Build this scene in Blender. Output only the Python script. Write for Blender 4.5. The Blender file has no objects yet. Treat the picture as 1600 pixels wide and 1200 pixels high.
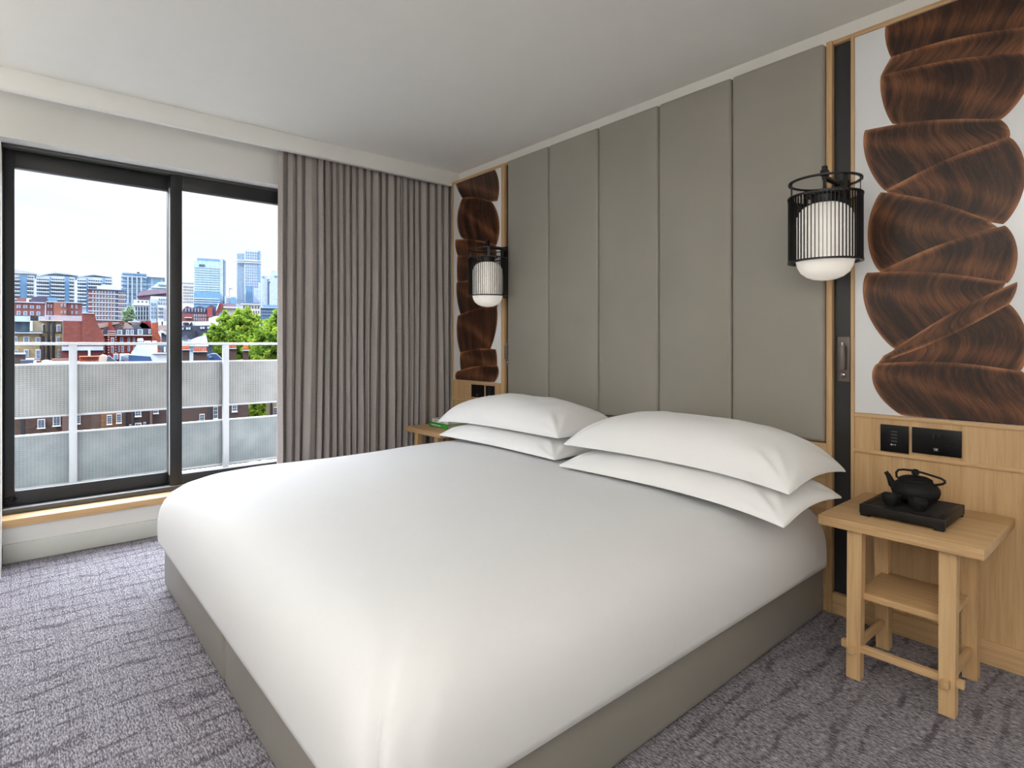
# Hotel bedroom by a sliding window over a city
SKY_W, SKY_E, SUN, EXPO, TRC, FILL, FILL_UP = 17.0, 4.5, 5.0, 0.07, .25, 22., 335.
import bpy, bmesh, math, random
from mathutils import Vector, Matrix
random.seed(7)
sc = bpy.context.scene
COL = sc.collection
PI = math.pi

# ------------------------------------------------------------------ materials
def new_mat(name):
    m = bpy.data.materials.new(name); m.use_nodes = True
    nt = m.node_tree; nt.nodes.clear()
    out = nt.nodes.new('ShaderNodeOutputMaterial')
    return m, nt, out
def N(nt, t, **kw):
    n = nt.nodes.new(t)
    for k, v in kw.items():
        if k in n.inputs: n.inputs[k].default_value = v
        else: setattr(n, k, v)
    return n
def ramp(nt, fac, stops):
    r = nt.nodes.new('ShaderNodeValToRGB')
    while len(r.color_ramp.elements) < len(stops): r.color_ramp.elements.new(0.5)
    for e, (p, c) in zip(r.color_ramp.elements, stops):
        e.position = p; e.color = (*c, 1) if len(c) == 3 else c
    nt.links.new(fac, r.inputs[0]); return r
def coords(nt, scale=(1, 1, 1), kind='Object', rot=(0, 0, 0)):
    tc = nt.nodes.new('ShaderNodeTexCoord'); mp = nt.nodes.new('ShaderNodeMapping')
    mp.inputs['Scale'].default_value = scale; mp.inputs['Rotation'].default_value = rot
    nt.links.new(tc.outputs[kind], mp.inputs[0]); return mp.outputs[0]
def noise(nt, vec, scale=5, detail=4, rough=.5):
    n = N(nt, 'ShaderNodeTexNoise', Scale=scale, Detail=detail, Roughness=rough)
    nt.links.new(vec, n.inputs['Vector']); return n
def bump(nt, h, strength=.2, dist=.01, normal=None):
    b = N(nt, 'ShaderNodeBump', Strength=strength, Distance=dist)
    nt.links.new(h, b.inputs['Height'])
    if normal is not None: nt.links.new(normal, b.inputs['Normal'])
    return b.outputs[0]
def mixc(nt, fac, a, b, mode='MIX'):
    m = nt.nodes.new('ShaderNodeMix'); m.data_type = 'RGBA'; m.blend_type = mode
    if isinstance(fac, (int, float)): m.inputs[0].default_value = fac
    else: nt.links.new(fac, m.inputs[0])
    for s, i in ((a, 6), (b, 7)):
        if isinstance(s, tuple): m.inputs[i].default_value = (*s, 1)
        else: nt.links.new(s, m.inputs[i])
    return m.outputs[2]
def math_n(nt, op, a, b=None, clamp=False):
    m = nt.nodes.new('ShaderNodeMath'); m.operation = op; m.use_clamp = clamp
    for s, i in ((a, 0), (b, 1)):
        if s is None: continue
        if isinstance(s, (int, float)): m.inputs[i].default_value = s
        else: nt.links.new(s, m.inputs[i])
    return m.outputs[0]
def princ(nt, out, color=None, rough=.5, metal=0., spec=.5, normal=None):
    p = N(nt, 'ShaderNodeBsdfPrincipled', Roughness=rough, Metallic=metal)
    p.inputs['Specular IOR Level'].default_value = spec
    if color is not None:
        if isinstance(color, tuple): p.inputs['Base Color'].default_value = (*color, 1)
        else: nt.links.new(color, p.inputs['Base Color'])
    if normal is not None: nt.links.new(normal, p.inputs['Normal'])
    nt.links.new(p.outputs[0], out.inputs[0]); return p
def simple(name, col, rough=.5, metal=0., spec=.5, var=.06, vscale=8, bmp=0., bscale=60):
    m, nt, out = new_mat(name)
    v = coords(nt)
    n = noise(nt, v, vscale, 3)
    c = ramp(nt, n.outputs[0], [(.3, tuple(x * (1 - var) for x in col)), (.7, tuple(min(1, x * (1 + var)) for x in col))])
    nrm = None
    if bmp: nrm = bump(nt, noise(nt, v, bscale, 3).outputs[0], bmp, .004)
    princ(nt, out, c.outputs[0], rough, metal, spec, nrm); return m
M = {}
M['wall'] = simple('wall_paint', (.78, .775, .75), .85, var=.01, bmp=.03, bscale=180)
M['ceiling'] = simple('ceiling_paint', (.84, .835, .80), .9, var=.008)
M['skirting'] = simple('skirting_paint', (.60, .61, .57), .5, var=.01)
M['trimwhite'] = simple('gloss_white', (.86, .86, .83), .4, var=.01)
M['darkwall'] = simple('room_wall_brown', (.30, .25, .21), .8, var=.04)

def oak(name, axis, tint=1.0):
    m, nt, out = new_mat(name)
    s = {'z': (1, 1, .035), 'x': (.035, 1, 1), 'y': (1, .035, 1)}[axis]
    v = coords(nt, s)
    n1 = noise(nt, v, 130, 5, .6); n2 = noise(nt, v, 28, 3, .55)
    n3 = noise(nt, coords(nt, tuple(.5 * q for q in s)), 6, 2)
    f = math_n(nt, 'ADD', math_n(nt, 'MULTIPLY', n1.outputs[0], .5), math_n(nt, 'MULTIPLY', n2.outputs[0], .5))
    t = tint
    c = ramp(nt, f, [(.33, (.43 * t, .255 * t, .115 * t)), (.48, (.58 * t, .37 * t, .18 * t)), (.66, (.69 * t, .465 * t, .25 * t))])
    c2 = mixc(nt, .18, c.outputs[0], ramp(nt, n3.outputs[0], [(.35, (.46 * t, .29 * t, .14 * t)), (.65, (.71 * t, .50 * t, .28 * t))]).outputs[0])
    princ(nt, out, c2, .5, normal=bump(nt, n1.outputs[0], .12, .002)); return m
for a in 'xyz': M['oak' + a] = oak('oak_grain_' + a, a, .9)
M['oakpale'] = oak('oak_sill', 'y', 1.08)

def leather(name, col):
    m, nt, out = new_mat(name)
    v = coords(nt)
    vo = N(nt, 'ShaderNodeTexVoronoi', Scale=330.); nt.links.new(v, vo.inputs['Vector'])
    n = noise(nt, v, 3, 2)
    c = ramp(nt, n.outputs[0], [(.3, tuple(.96 * x for x in col)), (.7, tuple(1.04 * x for x in col))])
    princ(nt, out, c.outputs[0], .42, spec=.4, normal=bump(nt, vo.outputs['Distance'], .06, .002)); return m
M['leather'] = leather('taupe_leather', (.29, .27, .24))
M['leatherbase'] = leather('taupe_leather_base', (.235, .22, .20))
M['blackmetal'] = simple('black_metal', (.012, .011, .011), .38, metal=.3, var=.1)
M['blackpanel'] = simple('black_panel', (.022, .023, .025), .35, var=.05)
M['iron'] = simple('cast_iron', (.007, .007, .008), .6, var=.15, spec=.25, bmp=.35, bscale=420)
M['traywood'] = simple('black_stained_wood', (.008, .007, .007), .45, var=.15, spec=.25)
M['blackplastic'] = simple('black_plastic', (.006, .006, .007), .28, var=.05, spec=.2)
M['greyplastic'] = simple('grey_plastic_mark', (.10, .10, .10), .4)
M['bronze'] = simple('bronze_plate', (.15, .125, .115), .4, metal=.4, var=.05)
M['steel'] = simple('steel_knob', (.35, .34, .34), .25, metal=1.)
M['led'] = simple('white_mark', (.8, .8, .8), .4)
M['frame'] = simple('anthracite_frame', (.015, .016, .018), .42, var=.05)
M['framegrey'] = simple('anthracite_track', (.07, .07, .068), .4, var=.05)
M['highlight'] = simple('grey_highlight', (.40, .41, .42), .4)  # light grey standing in for highlights on the window frame
M['whitemetal'] = simple('white_balustrade', (.42, .43, .45), .45, var=.02)
M['paving'] = simple('balcony_paving', (.5, .5, .49), .8, var=.1, vscale=20)
M['globe'] = None

def cotton(name, col, amp=.05):
    m, nt, out = new_mat(name)
    v = coords(nt)
    n = noise(nt, v, 3.2, 4, .55); n2 = noise(nt, v, 14, 3, .5); w = noise(nt, v, 900, 1)
    h = math_n(nt, 'ADD', math_n(nt, 'MULTIPLY', n.outputs[0], 1.), math_n(nt, 'MULTIPLY', n2.outputs[0], .12))
    nrm = bump(nt, w.outputs[0], .03, .001, bump(nt, h, .12, amp))
    p = princ(nt, out, col, .75, spec=.2, normal=nrm)
    p.inputs['Sheen Weight'].default_value = .15; p.inputs['Sheen Roughness'].default_value = .5
    return m
M['sheet'] = cotton('white_sateen', (.675, .68, .695))
M['pillow'] = cotton('white_pillowcase', (.79, .79, .797), .03)

def curtain_mat():
    m, nt, out = new_mat('curtain_weave')
    v = coords(nt, (1, 1, 1)); n = noise(nt, coords(nt, (1, 500, 90)), 1, 2); n2 = noise(nt, coords(nt, (1, 90, 500)), 1, 2)
    f = math_n(nt, 'ADD', math_n(nt, 'MULTIPLY', n.outputs[0], .5), math_n(nt, 'MULTIPLY', n2.outputs[0], .5))
    c = ramp(nt, f, [(.35, (.36, .325, .31)), (.65, (.47, .43, .41))])
    d = N(nt, 'ShaderNodeBsdfDiffuse'); nt.links.new(c.outputs[0], d.inputs[0])
    nt.links.new(bump(nt, f, .15, .002), d.inputs['Normal'])
    t = N(nt, 'ShaderNodeBsdfTranslucent'); nt.links.new(c.outputs[0], t.inputs[0])
    mx = N(nt, 'ShaderNodeMixShader'); mx.inputs[0].default_value = .04
    nt.links.new(d.outputs[0], mx.inputs[1]); nt.links.new(t.outputs[0], mx.inputs[2])
    nt.links.new(mx.outputs[0], out.inputs[0]); return m
M['curtain'] = curtain_mat()

def carpet():
    m, nt, out = new_mat('woven_carpet')
    v = coords(nt)
    # short horizontal dashes running across x, gathered in columns divided by darker streaks along y
    d = noise(nt, coords(nt, (60, 230, 1)), 1, 2, .5)
    d2 = noise(nt, coords(nt, (130, 400, 1)), 1, 2, .5)
    big = noise(nt, v, 14, 2, .5)
    sx = N(nt, 'ShaderNodeSeparateXYZ'); nt.links.new(v, sx.inputs[0])
    wv = noise(nt, coords(nt, (1, .35, 1)), 6, 3, .55); hz = noise(nt, coords(nt, (.35, 1, 1)), 7, 3, .55)
    brk = noise(nt, v, 9, 2, .5); bk = ramp(nt, brk.outputs[0], [(.40, (.15,) * 3), (.60, (1,) * 3)])
    sa = math_n(nt, 'SINE', math_n(nt, 'ADD', math_n(nt, 'MULTIPLY', sx.outputs[0], 2 * PI / .088), math_n(nt, 'MULTIPLY', wv.outputs[0], 15.)))
    st0 = ramp(nt, sa, [(.55, (0, 0, 0)), (1., (1, 1, 1))])
    st = N(nt, 'ShaderNodeMix'); st.data_type = 'RGBA'; st.blend_type = 'MULTIPLY'; st.inputs[0].default_value = 1.
    nt.links.new(st0.outputs[0], st.inputs[6]); nt.links.new(bk.outputs[0], st.inputs[7])
    sb = math_n(nt, 'SINE', math_n(nt, 'ADD', math_n(nt, 'MULTIPLY', sx.outputs[1], 2 * PI / .036), math_n(nt, 'MULTIPLY', hz.outputs[0], 14.)))
    st2 = ramp(nt, sb, [(.6, (0, 0, 0)), (1., (1, 1, 1))])
    f = math_n(nt, 'ADD', math_n(nt, 'MULTIPLY', d.outputs[0], .6), math_n(nt, 'MULTIPLY', d2.outputs[0], .4))
    f = math_n(nt, 'ADD', f, math_n(nt, 'MULTIPLY', math_n(nt, 'SUBTRACT', big.outputs[0], .5), .10))
    f = math_n(nt, 'SUBTRACT', f, math_n(nt, 'MULTIPLY', st.outputs[2], .10))
    f = math_n(nt, 'SUBTRACT', f, math_n(nt, 'MULTIPLY', st2.outputs[0], .035))
    c = ramp(nt, f, [(.33, (.07, .062, .075)), (.44, (.135, .124, .145)), (.52, (.265, .252, .28)), (.64, (.43, .42, .455))])
    princ(nt, out, c.outputs[0], .95, spec=.1, normal=bump(nt, f, .5, .006)); return m
M['carpet'] = carpet()

def glass(name, tint, refl=.06, rough=0.):
    m, nt, out = new_mat(name)
    t = N(nt, 'ShaderNodeBsdfTransparent'); t.inputs[0].default_value = (*tint, 1)
    g = N(nt, 'ShaderNodeBsdfGlossy', Roughness=rough)
    lw = N(nt, 'ShaderNodeLayerWeight', Blend=.25)
    mx = N(nt, 'ShaderNodeMixShader')
    nt.links.new(math_n(nt, 'MULTIPLY', lw.outputs['Fresnel'], refl / .06 * .35, True), mx.inputs[0])
    nt.links.new(t.outputs[0], mx.inputs[1]); nt.links.new(g.outputs[0], mx.inputs[2])
    nt.links.new(mx.outputs[0], out.inputs[0]); return m
M['glass'] = glass('window_glass', (.995, 1., 1.), .03)

def frosted(name, trans, col, lines=.5):
    m, nt, out = new_mat(name)
    v = coords(nt)
    sep = N(nt, 'ShaderNodeSeparateXYZ'); nt.links.new(v, sep.inputs[0])
    gy = math_n(nt, 'ABSOLUTE', math_n(nt, 'SINE', math_n(nt, 'MULTIPLY', sep.outputs[1], PI / .021)))
    gz = math_n(nt, 'ABSOLUTE', math_n(nt, 'SINE', math_n(nt, 'MULTIPLY', sep.outputs[2], PI / .0155)))
    grid = math_n(nt, 'MINIMUM', gy, gz)
    n = noise(nt, v, 5, 3)
    k = ramp(nt, grid, [(.0, tuple(q * (1 - .55 * lines) for q in col)), (.55, col)])
    kk = mixc(nt, ramp(nt, n.outputs[0], [(.35, (.0, .0, .0)), (.7, (.22, .22, .22))]).outputs[0], k.outputs[0], (.9, .9, .88))
    d = N(nt, 'ShaderNodeBsdfDiffuse'); tr = N(nt, 'ShaderNodeBsdfTranslucent'); tp = N(nt, 'ShaderNodeBsdfTransparent')
    nt.links.new(kk, d.inputs[0]); tp.inputs[0].default_value = (.9, .95, .97, 1)
    trc = mixc(nt, 1., kk, (TRC, TRC, TRC), 'MULTIPLY'); nt.links.new(trc, tr.inputs[0])
    g = N(nt, 'ShaderNodeBsdfGlossy', Roughness=.12)
    bn = bump(nt, grid, .5, .003); nt.links.new(bn, d.inputs['Normal']); nt.links.new(bn, g.inputs['Normal'])
    a = N(nt, 'ShaderNodeMixShader'); a.inputs[0].default_value = .5
    nt.links.new(d.outputs[0], a.inputs[1]); nt.links.new(tr.outputs[0], a.inputs[2])
    b = N(nt, 'ShaderNodeMixShader'); b.inputs[0].default_value = trans
    nt.links.new(a.outputs[0], b.inputs[1]); nt.links.new(tp.outputs[0], b.inputs[2])
    e = N(nt, 'ShaderNodeMixShader'); e.inputs[0].default_value = .05
    nt.links.new(b.outputs[0], e.inputs[1]); nt.links.new(g.outputs[0], e.inputs[2])
    nt.links.new(e.outputs[0], out.inputs[0]); return m
M['frost'] = frosted('wired_glass', .12, (.44, .435, .42), .9)
M['frost2'] = frosted('wired_glass_sky_tint', .10, (.33, .38, .40), .6)  # blue of the reflected sky is put into the glass colour

def globe():
    m, nt, out = new_mat('opal_glass')
    p = princ(nt, out, (.82, .80, .76), .18, spec=.5)
    p.inputs['Emission Color'].default_value = (1, .92, .82, 1); p.inputs['Emission Strength'].default_value = .30
    p.inputs['Subsurface Weight'].default_value = .35
    p.inputs['Subsurface Radius'].default_value = (.03, .03, .03)
    return m
M['globe'] = globe()

def art_strokes(name, seed):
    m, nt, out = new_mat(name)
    uv = nt.nodes.new('ShaderNodeUVMap'); uv.uv_map = 'stroke'
    mp = nt.nodes.new('ShaderNodeMapping'); nt.links.new(uv.outputs[0], mp.inputs[0])
    mp.inputs['Location'].default_value = (seed, seed * 1.7, 0); mp.inputs['Scale'].default_value = (1, .07, 1)
    fine = noise(nt, mp.outputs[0], 150, 4, .7); mid = noise(nt, mp.outputs[0], 17, 3, .6); big = noise(nt, mp.outputs[0], 4, 2)
    f = math_n(nt, 'ADD', math_n(nt, 'MULTIPLY', fine.outputs[0], .42), math_n(nt, 'MULTIPLY', mid.outputs[0], .36))
    f = math_n(nt, 'ADD', f, math_n(nt, 'MULTIPLY', big.outputs[0], .30))
    at = nt.nodes.new('ShaderNodeAttribute'); at.attribute_name = 'ridge'
    f = math_n(nt, 'ADD', f, math_n(nt, 'MULTIPLY', at.outputs['Fac'], .30))
    c = ramp(nt, f, [(.40, (.011, .006, .0045)), (.52, (.028, .0125, .0075)), (.61, (.075, .029, .014)), (.74, (.19, .075, .032)), (.95, (.40, .18, .085))])
    princ(nt, out, c.outputs[0], .32, spec=.4, normal=bump(nt, fine.outputs[0], .08, .002))
    return m
M['artwhite'] = simple('art_white_ground', (.74, .75, .77), .12, spec=.5, var=.01)
for i in range(4): M['art%d' % i] = art_strokes('umber_brush_strokes_%s' % 'abcd'[i], i * 3.1)

# ---- outside
def city(name, col, rough=.8, var=.10, vs=.6, spec=.3):
    M[name] = simple('city_' + name, col, rough, var=var, vscale=vs, spec=spec)
for k, col in dict(cwhite=(.44, .50, .58), cwhite2=(.42, .47, .52), cpale=(.30, .37, .46), cpalepink=(.32, .29, .34), cgrey=(.34, .38, .44), ccream=(.42, .40, .37), ccream2=(.46, .42, .36), cblue=(.13, .23, .36), cblue2=(.11, .22, .36), cbluedk=(.05, .09, .16), cbluedk3=(.025, .06, .15), cdark=(.02, .022, .03),  # distance haze is put into these colours as a bluish tint
                   cmauve=(.16, .11, .15), cmauve2=(.19, .16, .22), cmauvedk=(.06, .05, .09), cbrickm=(.16, .066, .068), cbrick3=(.20, .085, .065), cbrick=(.17, .050, .042), cbrickdk=(.10, .022, .025), cbrickdk2=(.085, .055, .05), cbrick4=(.25, .062, .035), cred=(.20, .036, .032), cred2=(.20, .05, .055),
                   cyellow=(.27, .225, .135), cyellow2=(.24, .205, .14), cslate=(.035, .042, .07), cslate2=(.06, .075, .11), ctile=(.24, .19, .18), cpot=(.42, .095, .035), cpot2=(.45, .16, .08), ccyan=(.12, .33, .42), cbrown=(.075, .047, .038), corange=(.145, .072, .036), cbrown2=(.055, .036, .033), cbrown3=(.09, .06, .055)).items():
    city(k, col)
def bricked(key, rows, amt):
    m = M[key]; nt = m.node_tree
    p = [n for n in nt.nodes if n.type == 'BSDF_PRINCIPLED'][0]
    src = p.inputs['Base Color'].links[0].from_socket
    sp = N(nt, 'ShaderNodeSeparateXYZ'); nt.links.new(coords(nt), sp.inputs[0])
    cb = N(nt, 'ShaderNodeCombineXYZ'); nt.links.new(sp.outputs[0], cb.inputs[0]); nt.links.new(sp.outputs[2], cb.inputs[1])
    b = N(nt, 'ShaderNodeTexBrick', Scale=rows); nt.links.new(cb.outputs[0], b.inputs['Vector'])
    b.inputs['Color1'].default_value = (1, 1, 1, 1); b.inputs['Color2'].default_value = (1 - amt, 1 - amt, 1 - amt, 1); b.inputs['Mortar'].default_value = (1 - .5 * amt,) * 3 + (1,)
    nt.links.new(mixc(nt, 1., src, b.outputs[0], 'MULTIPLY'), p.inputs['Base Color'])
for k in ('cbrick', 'cred', 'cbrown', 'corange', 'cbrown2', 'cyellow', 'cbrick4'): bricked(k, 2.2, .35)

def curtain_wall(name, c1, c2, cm, w, h):
    m, nt, out = new_mat(name)
    sp = N(nt, 'ShaderNodeSeparateXYZ'); nt.links.new(coords(nt), sp.inputs[0])
    cb = N(nt, 'ShaderNodeCombineXYZ'); nt.links.new(sp.outputs[0], cb.inputs[0]); nt.links.new(sp.outputs[2], cb.inputs[1])
    b = N(nt, 'ShaderNodeTexBrick', Scale=1.); b.offset = 0
    b.inputs['Brick Width'].default_value = w; b.inputs['Row Height'].default_value = h; b.inputs['Mortar Size'].default_value = .12 * min(w, h)
    b.inputs['Mortar Smooth'].default_value = .1; b.inputs['Bias'].default_value = -.1
    for k, q in (('Color1', c1), ('Color2', c2), ('Mortar', cm)): b.inputs[k].default_value = (*q, 1)
    nt.links.new(cb.outputs[0], b.inputs['Vector'])
    princ(nt, out, b.outputs[0], .35, spec=.4); M[name] = m
curtain_wall('glassgrid', (.10, .21, .33), (.20, .33, .45), (.28, .36, .46), 4.2, 3.4)
curtain_wall('glassgreen', (.24, .36, .38), (.34, .42, .45), (.40, .48, .52), 3.6, 3.2)
curtain_wall('glasstower', (.23, .38, .46), (.30, .44, .52), (.34, .46, .54), 2.4, 3.5)
curtain_wall('ctower', (.33, .40, .50), (.29, .37, .48), (.37, .43, .52), 3.2, 3.4)
curtain_wall('glassdark', (.012, .02, .045), (.05, .10, .12), (.03, .05, .08), .55, 1.2)
city('wpane', (.05, .07, .10), .15); city('wpaneblue', (.11, .17, .26), .15); city('wwhite', (.46, .48, .52), .6)
city('bark', (.06, .045, .035)); city('cityground', (.10, .10, .11), vs=.05)
def leaf_mat(name, a, b):
    m, nt, out = new_mat(name)
    n = noise(nt, coords(nt), .55, 3); oi = noise(nt, coords(nt), 4, 2)
    f = math_n(nt, 'ADD', math_n(nt, 'MULTIPLY', n.outputs[0], .6), math_n(nt, 'MULTIPLY', oi.outputs[0], .4))
    c = ramp(nt, f, [(.36, a), (.62, b)])
    d = N(nt, 'ShaderNodeBsdfDiffuse'); t = N(nt, 'ShaderNodeBsdfTranslucent')
    nt.links.new(c.outputs[0], d.inputs[0]); nt.links.new(c.outputs[0], t.inputs[0])
    mx = N(nt, 'ShaderNodeMixShader'); mx.inputs[0].default_value = .4
    nt.links.new(d.outputs[0], mx.inputs[1]); nt.links.new(t.outputs[0], mx.inputs[2]); nt.links.new(mx.outputs[0], out.inputs[0]); M[name] = m
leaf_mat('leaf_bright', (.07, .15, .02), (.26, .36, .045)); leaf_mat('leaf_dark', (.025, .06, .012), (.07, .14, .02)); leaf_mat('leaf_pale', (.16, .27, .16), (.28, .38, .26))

# ------------------------------------------------------------------ geometry helpers
class MB:
    def __init__(s): s.v = []; s.f = []; s.m = []; s.sm = []
    def add(s, vs, fs, mi=0, smooth=True):
        o = len(s.v); s.v += [tuple(q) for q in vs]
        for f in fs: s.f.append([i + o for i in f]); s.m.append(mi); s.sm.append(smooth)
        return s
    def frombm(s, bm, mi=0, mat=None):
        bm.verts.index_update()
        vs = [(mat @ v.co if mat else v.co) for v in bm.verts]
        s.add([tuple(v) for v in vs], [[v.index for v in f.verts] for f in bm.faces], mi); bm.free(); return s
    def box(s, lo, hi, bev=0., mi=0, seg=2, mat=None):
        lo, hi = [min(a, b) for a, b in zip(lo, hi)], [max(a, b) for a, b in zip(lo, hi)]
        if not bev and not mat:
            x0, y0, z0 = lo; x1, y1, z1 = hi
            return s.add([(x0, y0, z0), (x1, y0, z0), (x1, y1, z0), (x0, y1, z0), (x0, y0, z1), (x1, y0, z1), (x1, y1, z1), (x0, y1, z1)],
                         [(0, 3, 2, 1), (4, 5, 6, 7), (0, 1, 5, 4), (1, 2, 6, 5), (2, 3, 7, 6), (3, 0, 4, 7)], mi)
        bm = bmesh.new(); bmesh.ops.create_cube(bm, size=1)
        for v in bm.verts:
            for i in range(3): v.co[i] = lo[i] + (v.co[i] + .5) * (hi[i] - lo[i])
        if bev: bmesh.ops.bevel(bm, geom=bm.edges[:], offset=min(bev, .49 * min(h - l for h, l in zip(hi, lo))), segments=seg, profile=.5, affect='EDGES', clamp_overlap=True)
        return s.frombm(bm, mi, mat)
    def prism(s, pts, y0, y1, mi=0, axis='y'):
        n = len(pts)
        area = sum(pts[i][0] * pts[(i + 1) % n][1] - pts[(i + 1) % n][0] * pts[i][1] for i in range(n))
        if area < 0: pts = pts[::-1]
        mk = (lambda p, y: (p[0], y, p[1])) if axis == 'y' else ((lambda p, y: (p[0], p[1], y)) if axis == 'z' else (lambda p, y: (y, p[0], p[1])))
        vs = [mk(p, y0) for p in pts] + [mk(p, y1) for p in pts]
        fs = [list(range(n)), list(range(2 * n - 1, n - 1, -1))] + [[(i + 1) % n, i, n + i, n + (i + 1) % n] for i in range(n)]
        if axis != 'y': fs = [f[::-1] for f in fs]
        return s.add(vs, fs, mi)
    def lathe(s, prof, seg=32, c=(0, 0, 0), mi=0, flat=False):
        vs = []; fs = []; n = len(prof)
        for i in range(seg):
            a = 2 * PI * i / seg
            for r, z in prof: vs.append((c[0] + r * math.cos(a), c[1] + r * math.sin(a), c[2] + z))
        for i in range(seg):
            j = (i + 1) % seg
            for k in range(n - 1): fs.append((i * n + k, j * n + k, j * n + k + 1, i * n + k + 1))
        o = [i * n for i in range(seg)]
        if prof[0][0] > 1e-6: fs.append(o[::-1])
        if prof[-1][0] > 1e-6: fs.append([i + n - 1 for i in o])
        return s.add(vs, fs, mi)
    def ring(s, r0, r1, z0, z1, seg=48, c=(0, 0, 0), mi=0):
        prof = [(r0, z0), (r1, z0), (r1, z1), (r0, z1), (r0, z0)]; vs = []; fs = []
        for i in range(seg):
            a = 2 * PI * i / seg
            for r, z in prof[:4]: vs.append((c[0] + r * math.cos(a), c[1] + r * math.sin(a), c[2] + z))
        for i in range(seg):
            j = (i + 1) % seg
            for k in range(4): fs.append((i * 4 + k, j * 4 + k, j * 4 + (k + 1) % 4, i * 4 + (k + 1) % 4))
        return s.add(vs, fs, mi)
    def tube(s, pts, r, seg=10, mi=0, closed=False):
        P = [Vector(p) for p in pts]; n = len(P); vs = []; fs = []
        rr = r if isinstance(r, (list, tuple)) else [r] * n
        up = None
        for i, p in enumerate(P):
            t = (P[min(i + 1, n - 1)] - P[max(i - 1, 0)]).normalized()
            if up is None:
                up = Vector((0, 0, 1)) if abs(t.z) < .9 else Vector((1, 0, 0))
            up = (up - t * up.dot(t)).normalized(); b = t.cross(up)
            for k in range(seg):
                a = 2 * PI * k / seg; q = p + (up * math.cos(a) + b * math.sin(a)) * rr[i]; vs.append(tuple(q))
        for i in range(n - 1):
            for k in range(seg):
                j = (k + 1) % seg; fs.append((i * seg + k, i * seg + j, (i + 1) * seg + j, (i + 1) * seg + k))
        fs.append(list(range(seg))[::-1]); fs.append([(n - 1) * seg + k for k in range(seg)])
        return s.add(vs, fs, mi)
    def mesh(s, name, mats, sharp=35):
        me = bpy.data.meshes.new(name); me.from_pydata(s.v, [], s.f)
        for m in (mats if isinstance(mats, (list, tuple)) else [mats]): me.materials.append(M[m] if isinstance(m, str) else m)
        me.polygons.foreach_set('material_index', s.m); me.polygons.foreach_set('use_smooth', [True] * len(s.f))
        me.validate(); me.update()
        bm = bmesh.new(); bm.from_mesh(me); bmesh.ops.recalc_face_normals(bm, faces=bm.faces[:]); bm.to_mesh(me); bm.free()
        me.set_sharp_from_angle(angle=math.radians(sharp)); return me
    def build(s, name, mats, parent=None, sharp=35):
        return link(name, s.mesh(name, mats, sharp), parent)
def link(name, me, parent=None):
    o = bpy.data.objects.new(name, me); COL.objects.link(o)
    if parent is not None: o.parent = parent
    return o
def tag(o, label=None, cat=None, group=None, kind=None):
    if label: o['label'] = label
    if cat: o['category'] = cat
    if group: o['group'] = group
    if kind: o['kind'] = kind
    return o
def thing(name, label, cat, loc=(0, 0, 0), rz=0., group=None, kind=None):
    o = bpy.data.objects.new(name, None); COL.objects.link(o); o.location = loc; o.rotation_euler = (0, 0, rz)
    o.empty_display_size = .05
    return tag(o, label, cat, group, kind)
def struct(name, mb, mats, label=None, parent=None, cat=None):
    return tag(mb.build(name, mats, parent), label, cat, None, 'structure')
def copy_tree(root, loc, label, rz=None):
    r = root.copy(); COL.objects.link(r); r.location = loc; r['label'] = label
    if rz is not None: r.rotation_euler = (0, 0, rz)
    for ch in list(root.children):
        q = ch.copy(); COL.objects.link(q); q.parent = r
        for g in list(ch.children):
            d = g.copy(); COL.objects.link(d); d.parent = q
    return r
# ------------------------------------------------------------------ camera (level, rise-shifted)
CAM = (3.7461, -2.59, 1.13); HEAD = 49.358
cd = bpy.data.cameras.new('camera'); cam = bpy.data.objects.new('camera', cd); COL.objects.link(cam)
cam.location = CAM; cam.rotation_euler = (PI / 2, 0, math.radians(HEAD))
cd.sensor_width = 36; cd.lens = 36 * 897 / 1600.; cd.shift_y = -(600 - 537) / 1600.; cd.clip_end = 3000; cd.clip_start = .02
sc.camera = cam

# ------------------------------------------------------------------ room shell
CE = 2.486
struct('floor', MB().box((-.19, -5.0, -.12), (6.2, .07, 0)), 'carpet', 'grey purple woven carpet floor')
struct('ceiling', MB().box((-.6, -5.12, CE), (6.32, .27, CE + .15)), 'ceiling', 'white painted ceiling')
struct('wall_north', MB().box((-.6, .07, -.12), (6.32, .27, CE)), 'wall', 'white wall behind the headboard panelling')
struct('wall_east', MB().box((6.2, -5.0, -.12), (6.32, .07, CE)), 'wall', 'far room wall out of view')
struct('wall_south', MB().box((-.6, -5.12, -.12), (6.32, -5.0, CE)), 'wall', 'rear room wall out of view')
wx0, wx1 = -.44, -.185
YL, YR = -2.665, -1.05
w = MB().box((wx0, -5.0, 0), (wx1, YL, CE)).box((wx0, YR, 0), (wx1, .07, CE)).box((wx0, YL, 2.191), (wx1, YR, CE)).box((wx0, YL, -.12), (wx1, YR, .182))
struct('wall_west', w, 'wall', 'white window wall around the sliding window')
struct('wall_outer', MB().box((-.44, -14, CE + .151), (6.4, 12, 16)).box((-.44, -14, -20), (-.2, -5.125, CE + .15)).box((-.44, .28, -20), (-.2, 12, CE + .15)).box((-.44, -5.12, -20), (-.2, .27, -.155)), 'cbrown', 'outer face of the building around the room')
struct('baseboard_west', MB().box((-.185, -2.655, 0), (-.172, .07, .098), .003).box((-.185, -5.0, 0), (-.172, -2.945, .098), .003), 'skirting', 'pale grey green skirting under the window')
struct('trim_1', MB().box((0, -5.0, 2.382), (-.03, .068, CE), .002), 'trimwhite', 'white curtain pelmet below the ceiling')
struct('trim_2', MB().box((.005, -5.0, 2.374), (-.034, .0, 2.383), .002), 'trimwhite', 'thin white lip along the pelmet edge')
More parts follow.
